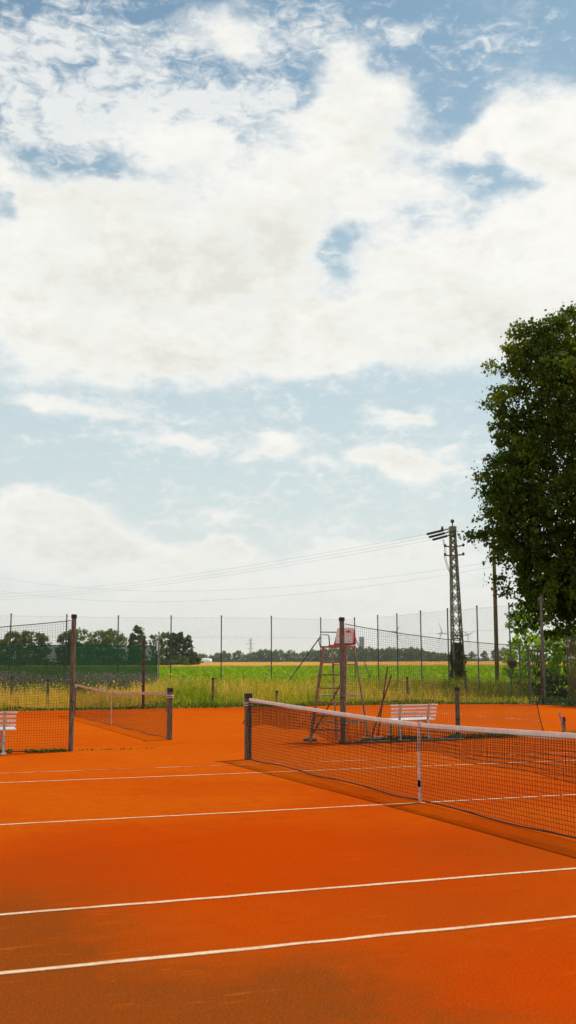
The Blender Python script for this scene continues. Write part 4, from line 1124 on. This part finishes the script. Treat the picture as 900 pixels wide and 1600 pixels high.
for px in np.arange(523, 700, 6.6):
    yt = np.interp(px, [520, 560, 585, 610, 650, 656, 664, 672, 690, 700], [1013, 1012, 1014, 1013, 1013, 1015, 1017, 1019, 1021, 1022])+rg.uniform(-1.2, 1.2)
    line_tree(px, yt, 990+rg.uniform(-12, 12), rg.uniform(13, 18), LBR, 'trees of the wood edge', k); k += 1
for px, yt, w, lab in ((702, 1021, 12, 'small round far tree left of the ivy-clad pylon foot'), (734, 1018.5, 12, 'cone-shaped far tree right of the ivy-clad pylon'), (754, 1017.5, 12, 'lone rounded far tree left of the wooden utility pole'),
                       (772, 1014, 15, 'far tree hidden behind the wooden utility pole'), (786, 1013, 22, 'broad far tree between utility pole and fence post'), (797, 1018, 14, 'far tree behind the rusted drum'),
                       (821, 1018, 16, 'far tree seen through the wire gate frame'), (690, 1022, 14, 'low far tree under the wind turbine')):
    line_tree(px, yt, 970+rg.uniform(-8, 8), w*1.1, lab, None, k); k += 1
# dark band of undergrowth that closes the treeline
n = 12000; l = rg.uniform(-95, 260, n); s = 985+rg.uniform(-6, 6, n); z = np.abs(rg.normal(0, 1.6, n))
x = CX+FW[0]*s+LA[0]*l; y = CY+FW[1]*s+LA[1]*l
tag(quads('far_hedge', leaf_quads(np.stack([x, y, z+terr(985)], 1), 1.5, 0, 0.8, rg), M['farleaf']), 'low dark hedge closing the gaps under the far treeline', 'hedge', kind='stuff')

# ------------------------------------------------------------------ far structures
def tunnel(px0, px1, ytop, ybot, s, label):
    a, b = at(px0, ybot, s=s), at(px1, ybot, s=s); zt = at((px0+px1)/2, ytop, s=s)[2]; z0 = min(terr(s), a[2])
    L = np.linalg.norm((b-a)[:2]); H = zt-z0
    t = thing('polytunnel', (a[0], a[1], z0), label, 'polytunnel', None, YAW-PI/2)
    V = []; k = 13; nx = 12
    for i in range(nx):
        for j in range(k):
            an = PI*j/(k-1); q = 1.0 if 1 < i < nx-2 else (0.93 if i in (1, nx-2) else 0.8)
            V.append((L*i/(nx-1), -3.5*math.cos(an)*q, H*math.sin(an)*q))
    F = [(i*k+j, i*k+j+1, (i+1)*k+j+1, (i+1)*k+j) for i in range(nx-1) for j in range(k-1)]+[tuple(range(k)), tuple((nx-1)*k+j for j in range(k))]
    MB().add(V, F).build('foil_cover', M['foil'], t)
    mb = MB()
    for i in range(0, nx, 2): mb.tube([(L*i/(nx-1), -3.55*math.cos(PI*j/12), H*1.01*math.sin(PI*j/12)) for j in range(13)], 0.06, 5)
    mb.build('hoop', M['galv'], t)
    MB().box((L*0.5, -3.3, 1.0), (1.2, 0.3, 2.0)).build('door', M['steel'], t)
tunnel(303, 331, 1028.3, 1036.5, 700, 'long white polytunnel at the field end beside the poplars')
tunnel(804, 835, 1030.5, 1035, 700, 'low white tunnel roof seen behind the wire gate')

def turbine(px, yhub, s, angs, bl, label):
    l = (px-450)/FPX*s; x, y = sl(s, l); z0 = terr(s); zh = at(px, yhub, s=s)[2]-z0
    t = thing('wind_turbine', (x, y, z0), label, 'wind turbine', 'wind turbines on the horizon', YAW-PI/2)
    MB().tube([(0, 0, 0), (0, 0, zh*0.5), (0, 0, zh)], [2.4, 1.9, 1.4], 10).build('tower', M['turbine'], t)
    MB().box((0, 1.5, zh+0.6), (3.2, 9, 3.4)).build('nacelle', M['turbine'], t, bevel=0.4)
    MB().lathe([(0.3, 0), (1.4, 0.8), (1.7, 2.0), (1.7, 2.6)], n=10).build('hub', M['turbine'], t)
    h = t.children[-1]; h.location = (0, -5.5, zh+0.6); h.rotation_euler = (R(-90), 0, 0)
    for a in angs:
        d = np.array([math.sin(R(a)), 0, math.cos(R(a))]); s2 = np.array([d[2], 0, -d[0]])
        V = []
        ks = np.linspace(0, 1, 7); ch_ = [1.4, 2.9, 2.6, 2.0, 1.5, 1.0, 0.4]; th = [1.3, 0.9, 0.6, 0.45, 0.3, 0.25, 0.1]
        for q, c, h2 in zip(ks, ch_, th):
            p = d*q*bl+np.array([0, -4.0, zh+0.6])
            V += [p-s2*c*0.35, p+np.array([0, -h2, 0]), p+s2*c*0.65, p+np.array([0, h2, 0])]
        F = [(i*4+j, i*4+(j+1) % 4, (i+1)*4+(j+1) % 4, (i+1)*4+j) for i in range(6) for j in range(4)]+[(0, 1, 2, 3), (27, 26, 25, 24)]
        MB().add(V, F).build('blade', M['turbine'], t)
turbine(616.5, 987.5, 3300, (-88, 35, 155), 28, 'wind turbine with one blade level, nearest the umpire chair')
turbine(688.3, 989.5, 2900, (-16, 205, 100), 30, 'wind turbine with one blade nearly upright, left of the pylon')
turbine(729, 992, 3300, (62, 182, 302), 30, 'wind turbine half hidden behind the lattice pylon')

x, y = sl(2400, (563.5-450)/FPX*2400); z0 = terr(2400); zt = at(563.5, 996, s=2400)[2]-z0
t = thing('tower_block', (x, y, z0), 'dark square tower block above the wood beside the chair', 'tower', None, YAW-PI/2)
MB().box((0, 0, zt/2), (10.5, 10, zt)).build('wall', M['concrete'], t)
MB().box((0, 0, zt+0.6), (9.0, 8.5, 1.2)).build('roof_plant', M['steel'], t)
mb = MB()
for zf in np.arange(4, zt-2, 4.0):
    for xo in (-3.4, 0, 3.4): mb.box((xo, -5.05, zf), (1.8, 0.2, 1.6))
w_o = mb.build('window', M['steel'], t); w_o['kind'] = 'stuff'

# far high-voltage pylon
x, y = sl(2600, (391.5-450)/FPX*2600); z0 = terr(2600); zt = at(391.5, 997, s=2600)[2]-z0
t = thing('transmission_tower', (x, y, z0), 'faint high-voltage mast above the treeline left of the chair', 'pylon', None, YAW-PI/2)
for a in (-1, 1):
    for b in (-1, 1): MB().bar((a*4, b*4, 0), (a*0.4, b*0.4, zt), 0.9, 0.9).build('corner_leg', M['turbine'], t)
for q, wv in ((0.62, 9), (0.78, 12), (0.92, 7)): MB().bar((-wv, 0, zt*q), (wv, 0, zt*q), 0.9, 0.9).build('crossarm', M['turbine'], t)
mb = MB()
for i in range(8):
    z0_, z1_ = zt*i/8, zt*(i+1)/8; w0_, w1_ = 4-3.6*i/8, 4-3.6*(i+1)/8
    mb.bar((-w0_, -w0_, z0_), (w1_, -w1_, z1_), 0.5, 0.5); mb.bar((w0_, -w0_, z0_), (-w1_, -w1_, z1_), 0.5, 0.5)
mb.build('bracing', M['turbine'], t)

# ------------------------------------------------------------------ haze
HZD = 0.00014
mb = MB(); x, y = sl(2000, 0)
hz_c = (x, y, 100.0)
mb.box((0, 0, 0), (4600, 3600, 212), rz=YAW-PI/2)
hz = mb.build('haze', M['foil']); hz.location = (x, y, 96.0)
mh = bpy.data.materials.new('haze_air'); mh.use_nodes = True; nt = mh.node_tree
nt.nodes.remove(nt.nodes['Principled BSDF'])
pv = N(nt, 'ShaderNodeVolumePrincipled'); pv.inputs['Density'].default_value = HZD; pv.inputs['Color'].default_value = (0.93, 0.945, 0.94, 1); pv.inputs['Anisotropy'].default_value = 0.2
nt.links.new(pv.outputs[0], nt.nodes['Material Output'].inputs['Volume'])
hz.data.materials[0] = mh
tag(hz, 'thin summer haze over the fields', kind='stuff')

# ------------------------------------------------------------------ sky with clouds
world = bpy.data.worlds.new('World'); bpy.context.scene.world = world; world.use_nodes = True
nt = world.node_tree
bg = nt.nodes['Background']
SUN_EL, SUN_AZ = R(60), R(21)          # azimuth from +X towards +Y
sky = N(nt, 'ShaderNodeTexSky'); sky.sky_type = 'NISHITA'; sky.sun_disc = False
sky.sun_elevation = SUN_EL; sky.sun_rotation = PI/2-SUN_AZ
sky.air_density = 1.0; sky.dust_density = 1.2; sky.ozone_density = 1.0
SKY_K = 0.095
dirv = coords(nt, 'Generated')
def dotc(v):
    n = N(nt, 'ShaderNodeVectorMath', operation='DOT_PRODUCT'); nt.links.new(dirv, n.inputs[0]); n.inputs[1].default_value = tuple(v); return n.outputs['Value']
azn = mth(nt, 'MULTIPLY', mth(nt, 'ARCTAN2', dotc(LA), dotc(FW)), 180/PI)
eln = mth(nt, 'MULTIPLY', mth(nt, 'ARCSINE', dotc((0, 0, 1))), 180/PI)
ae = N(nt, 'ShaderNodeCombineXYZ'); nt.links.new(azn, ae.inputs[0]); nt.links.new(eln, ae.inputs[1])
def vec_noise(scale, amp, detail=3, rough=0.55, sq=(1, 1, 1.8)):
    n = N(nt, 'ShaderNodeTexNoise'); n.inputs['Scale'].default_value = scale; n.inputs['Detail'].default_value = detail; n.inputs['Roughness'].default_value = rough
    nt.links.new(scaled(nt, dirv, sq), n.inputs['Vector'])
    m = N(nt, 'ShaderNodeVectorMath', operation='MULTIPLY_ADD'); nt.links.new(n.outputs['Color'], m.inputs[0])
    m.inputs[1].default_value = (amp[0]*2, amp[1]*2, 0); m.inputs[2].default_value = (-amp[0], -amp[1], 0)
    return m.outputs[0]
def vadd(a, b):
    n = N(nt, 'ShaderNodeVectorMath', operation='ADD'); nt.links.new(a, n.inputs[0]); nt.links.new(b, n.inputs[1]); return n.outputs[0]
qv = vadd(vadd(ae.outputs[0], vec_noise(9, (2.6, 1.8))), vec_noise(34, (0.9, 0.7), 4))
def azel(px, py):
    v = ray(px, py); v = v/np.linalg.norm(v)
    return math.degrees(math.atan2(v@LA, v@FW)), math.degrees(math.asin(v[2]))
def blobs(lst, qvec):
    acc = None
    for px, py, rx, ry, w in lst:
        a, e = azel(px, py); k = math.cos(R(e)); rxd, ryd = rx/29.2/k, ry/29.2
        ma = N(nt, 'ShaderNodeVectorMath', operation='MULTIPLY_ADD'); nt.links.new(qvec, ma.inputs[0])
        ma.inputs[1].default_value = (1/rxd, 1/ryd, 0); ma.inputs[2].default_value = (-a/rxd, -e/ryd, 0)
        dt = N(nt, 'ShaderNodeVectorMath', operation='DOT_PRODUCT'); nt.links.new(ma.outputs[0], dt.inputs[0]); nt.links.new(ma.outputs[0], dt.inputs[1])
        ex = mth(nt, 'EXPONENT', mth(nt, 'MULTIPLY', dt.outputs['Value'], -1.0))
        acc = mth(nt, 'MULTIPLY', ex, w) if acc is None else mth(nt, 'MULTIPLY_ADD', ex, w, acc)
    return acc
CUM = [  # px, py, rx, ry, weight  (cumulus masses; negative = gaps)
    (90, 390, 150, 85, 1.0), (270, 400, 180, 100, 1.1), (120, 490, 180, 70, 0.9), (330, 500, 200, 80, 1.0), (250, 570, 230, 30, 0.6), (390, 330, 100, 80, 0.65), (330, 260, 110, 45, 0.5),
    (80, 300, 60, 30, 0.45), (200, 290, 60, 22, 0.4), (230, 230, 70, 36, 0.45),
    (555, 140, 95, 46, 1.0), (470, 175, 65, 40, 0.65), (560, 235, 110, 62, 0.95), (520, 310, 80, 45, 0.7), (650, 285, 80, 36, 0.55),
    (800, 190, 80, 58, 1.15), (885, 215, 50, 70, 1.0), (725, 215, 55, 40, 0.55), (850, 310, 80, 26, 0.7), (790, 230, 60, 40, 0.4),
    (680, 430, 140, 60, 1.0), (830, 400, 140, 75, 1.05), (620, 505, 190, 55, 0.95), (820, 510, 180, 55, 0.95), (560, 575, 160, 20, 0.4), (960, 420, 140, 120, 1.0), (-60, 450, 120, 90, 0.9),
    (360, 45, 70, 42, 0.95), (375, 95, 30, 18, 0.4), (5, 280, 26, 18, 0.55),
    (85, 800, 80, 27, 1.6), (90, 850, 130, 26, 0.8), (250, 862, 110, 16, 0.7), (360, 858, 45, 16, 0.8), (560, 850, 90, 18, 0.7), (690, 840, 60, 14, 0.6), (450, 915, 480, 40, 0.85), (120, 835, 110, 18, 0.6), (640, 870, 160, 20, 0.65), (200, 880, 260, 22, 0.5), (760, 950, 300, 40, 0.7), (200, 960, 300, 30, 0.6), (20, 790, 40, 26, 0.5), (265, 682, 66, 16, 1.05), (430, 705, 60, 15, 1.1), (570, 714, 46, 19, 1.25), (605, 656, 42, 16, 1.25), (660, 722, 60, 18, 0.9), (490, 735, 34, 11, 0.9), (700, 690, 20, 9, 0.8), (680, 735, 70, 28, 0.45),
    (80, 622, 46, 13, 0.9), (130, 640, 80, 16, 0.7), (370, 808, 42, 14, 0.9), (270, 808, 25, 9, 0.3), (350, 858, 40, 13, 0.5), (190, 860, 90, 14, 0.36), (590, 842, 60, 15, 0.46), (530, 672, 26, 7, 0.34), (30, 722, 60, 5, 0.28),
    (533, 385, 24, 38, -1.1), (600, 400, 40, 60, 0.25), (470, 400, 40, 40, 0.2), (755, 265, 62, 24, -0.85), (165, 265, 60, 13, -0.45), (495, 455, 26, 20, -0.4), (425, 140, 70, 30, -0.8), (250, 90, 60, 20, -0.3), (100, 240, 60, 24, -0.4), (695, 150, 34, 50, -0.6), (640, 335, 30, 10, -0.2), (10, 318, 16, 14, -0.5), (640, 370, 60, 30, 0.3), (690, 300, 40, 30, 0.3)]
Bc = blobs(CUM, qv)
# clouds outside the picture: broken cover over the rest of the dome
lown = noise(nt, scaled(nt, dirv, (1, 1, 2.2)), 2.6, 4, 0.55)
off = mth(nt, 'MULTIPLY', sstep(nt, mth(nt, 'ABSOLUTE', azn), 19, 34), 1.0)
offe = sstep(nt, eln, 35, 44)
outside = mth(nt, 'MULTIPLY', mth(nt, 'MAXIMUM', off, offe), sstep(nt, lown, 0.42, 0.60))
Bc = mth(nt, 'ADD', Bc, mth(nt, 'MULTIPLY', outside, 0.9))
fb = mth(nt, 'SUBTRACT', noise(nt, scaled(nt, dirv, (1, 1, 1.7)), 12, 12, 0.66, 0.2), 0.5)
fb2 = mth(nt, 'SUBTRACT', noise(nt, scaled(nt, dirv, (1, 1, 1.5)), 60, 10, 0.72, 0.2), 0.5)
edge = mth(nt, 'MINIMUM', Bc, 1.15)
dens = mth(nt, 'ADD', mth(nt, 'MULTIPLY_ADD', fb, 1.75, edge), mth(nt, 'MULTIPLY', fb2, 0.75))
alpha = sstep(nt, dens, 0.08, 1.12)
# thin altocumulus sheet at upper left and wisps
ALTO = [(90, 110, 170, 85, 0.72), (220, 190, 170, 60, 0.72), (60, 200, 90, 60, 0.55), (330, 180, 110, 60, 0.7), (190, 60, 120, 30, 0.40), (520, 40, 70, 50, 0.55), (450, 95, 70, 40, 0.5), (660, 45, 50, 18, 0.5), (760, 85, 70, 26, 0.6),
        (610, 80, 60, 22, 0.5), (690, 120, 60, 18, 0.4), (60, 60, 90, 40, 0.5), (160, 640, 130, 22, 0.5), (300, 690, 170, 28, 0.5), (620, 700, 170, 44, 0.5), (400, 770, 400, 24, 0.45), (450, 820, 450, 30, 0.5), (60, 722, 90, 6, 0.5), (420, 600, 80, 50, 0.5),
        (430, 160, 90, 40, 0.45), (520, 420, 60, 60, 0.35), (760, 270, 80, 30, 0.3), (700, 330, 120, 24, 0.6), (470, 330, 60, 60, 0.5)]
Ba = blobs(ALTO, vadd(ae.outputs[0], vec_noise(14, (1.6, 1.0))))
mot = noise(nt, scaled(nt, dirv, (1, 1, 2.0)), 52, 8, 0.62, 0.5)
mot2 = noise(nt, scaled(nt, dirv, (1, 1, 3.2)), 13, 6, 0.62, 0.5)
ma_ = mth(nt, 'ADD', mth(nt, 'MULTIPLY', mot, 1.1), mth(nt, 'MULTIPLY', mot2, 0.7))
aalpha = mth(nt, 'MULTIPLY', sstep(nt, mth(nt, 'MULTIPLY_ADD', mth(nt, 'SUBTRACT', ma_, 0.9), 3.4, Ba), 0.10, 1.5), 0.9)
# colours
shade = mth(nt, 'ADD', mth(nt, 'MULTIPLY', noise(nt, scaled(nt, dirv, (1, 1, 1.7)), 7, 8, 0.6, 0.3), 0.6), mth(nt, 'MULTIPLY', noise(nt, scaled(nt, dirv, (1, 1, 1.9)), 19, 6, 0.6, 0.6), 0.4))
thick = sstep(nt, dens, 0.6, 1.5)
under = blobs([(780, 500, 160, 45, 0.8), (250, 450, 170, 60, 0.45), (390, 380, 80, 60, 0.4), (330, 570, 200, 25, 0.5), (560, 200, 60, 18, 0.35), (30, 330, 40, 30, 0.3)], qv)
sh_f = mth(nt, 'MULTIPLY', thick, mth(nt, 'ADD', mth(nt, 'MULTIPLY', sstep(nt, shade, 0.40, 0.62), 1.0), under), clamp=True)
ccol = mixc(nt, sh_f, (0.93, 0.92, 0.875), (0.745, 0.745, 0.685))
acol = (0.83, 0.845, 0.83)
skyc = N(nt, 'ShaderNodeVectorMath', operation='MULTIPLY'); nt.links.new(sky.outputs[0], skyc.inputs[0]); skyc.inputs[1].default_value = (SKY_K*0.83, SKY_K*1.07, SKY_K*1.0)
hz_a = mth(nt, 'EXPONENT', mth(nt, 'MULTIPLY', mth(nt, 'MAXIMUM', eln, 0), -1/7.2))
hz_b = mth(nt, 'MULTIPLY', sstep(nt, eln, 37, 10), 0.74)
base = mixc(nt, hz_b, skyc.outputs[0], (0.55, 0.69, 0.735))
base = mixc(nt, mth(nt, 'MULTIPLY', hz_a, 1.0), base, (0.97, 0.93, 0.83))
base = mixc(nt, aalpha, base, acol)
base = mixc(nt, alpha, base, ccol)
nt.links.new(base, bg.inputs['Color']); bg.inputs['Strength'].default_value = 1.0

sun = bpy.data.lights.new('sun', 'SUN'); sun.energy = 3.4; sun.angle = R(0.53); sun.color = (1.0, 0.94, 0.84)
so = bpy.data.objects.new('sun', sun); C.objects.link(so)
sd = Vector((math.cos(SUN_EL)*math.cos(SUN_AZ), math.cos(SUN_EL)*math.sin(SUN_AZ), math.sin(SUN_EL)))
so.rotation_euler = sd.to_track_quat('Z', 'Y').to_euler(); so.location = (20, 10, 40)

# ------------------------------------------------------------------ camera and render settings
cd = bpy.data.cameras.new('camera'); co = bpy.data.objects.new('camera', cd); C.objects.link(co)
cd.sensor_fit = 'VERTICAL'; cd.sensor_height = 36.0; cd.sensor_width = 20.25; cd.lens = FPX/1600*36.0
mw = Matrix(((RT[0], UP[0], -D[0], CX), (RT[1], UP[1], -D[1], CY), (RT[2], UP[2], -D[2], CH), (0, 0, 0, 1)))
co.matrix_world = mw
cd.clip_start = 0.05; cd.clip_end = 12000
cd.dof.use_dof = True; cd.dof.focus_distance = 19.0; cd.dof.aperture_fstop = 3.2
sc = bpy.context.scene
sc.camera = co
sc.view_settings.view_transform = 'Standard'; sc.view_settings.look = 'None'; sc.view_settings.gamma = 1.0; sc.view_settings.exposure = 0.08
sc.view_settings.use_curve_mapping = False
sc.render.resolution_x, sc.render.resolution_y = 576, 1024
sc.cycles.max_bounces = 6; sc.cycles.transparent_max_bounces = 12; sc.cycles.volume_bounces = 0
sc.cycles.sample_clamp_indirect = 6
world.cycles.sampling_method = 'MANUAL'; world.cycles.sample_map_resolution = 512
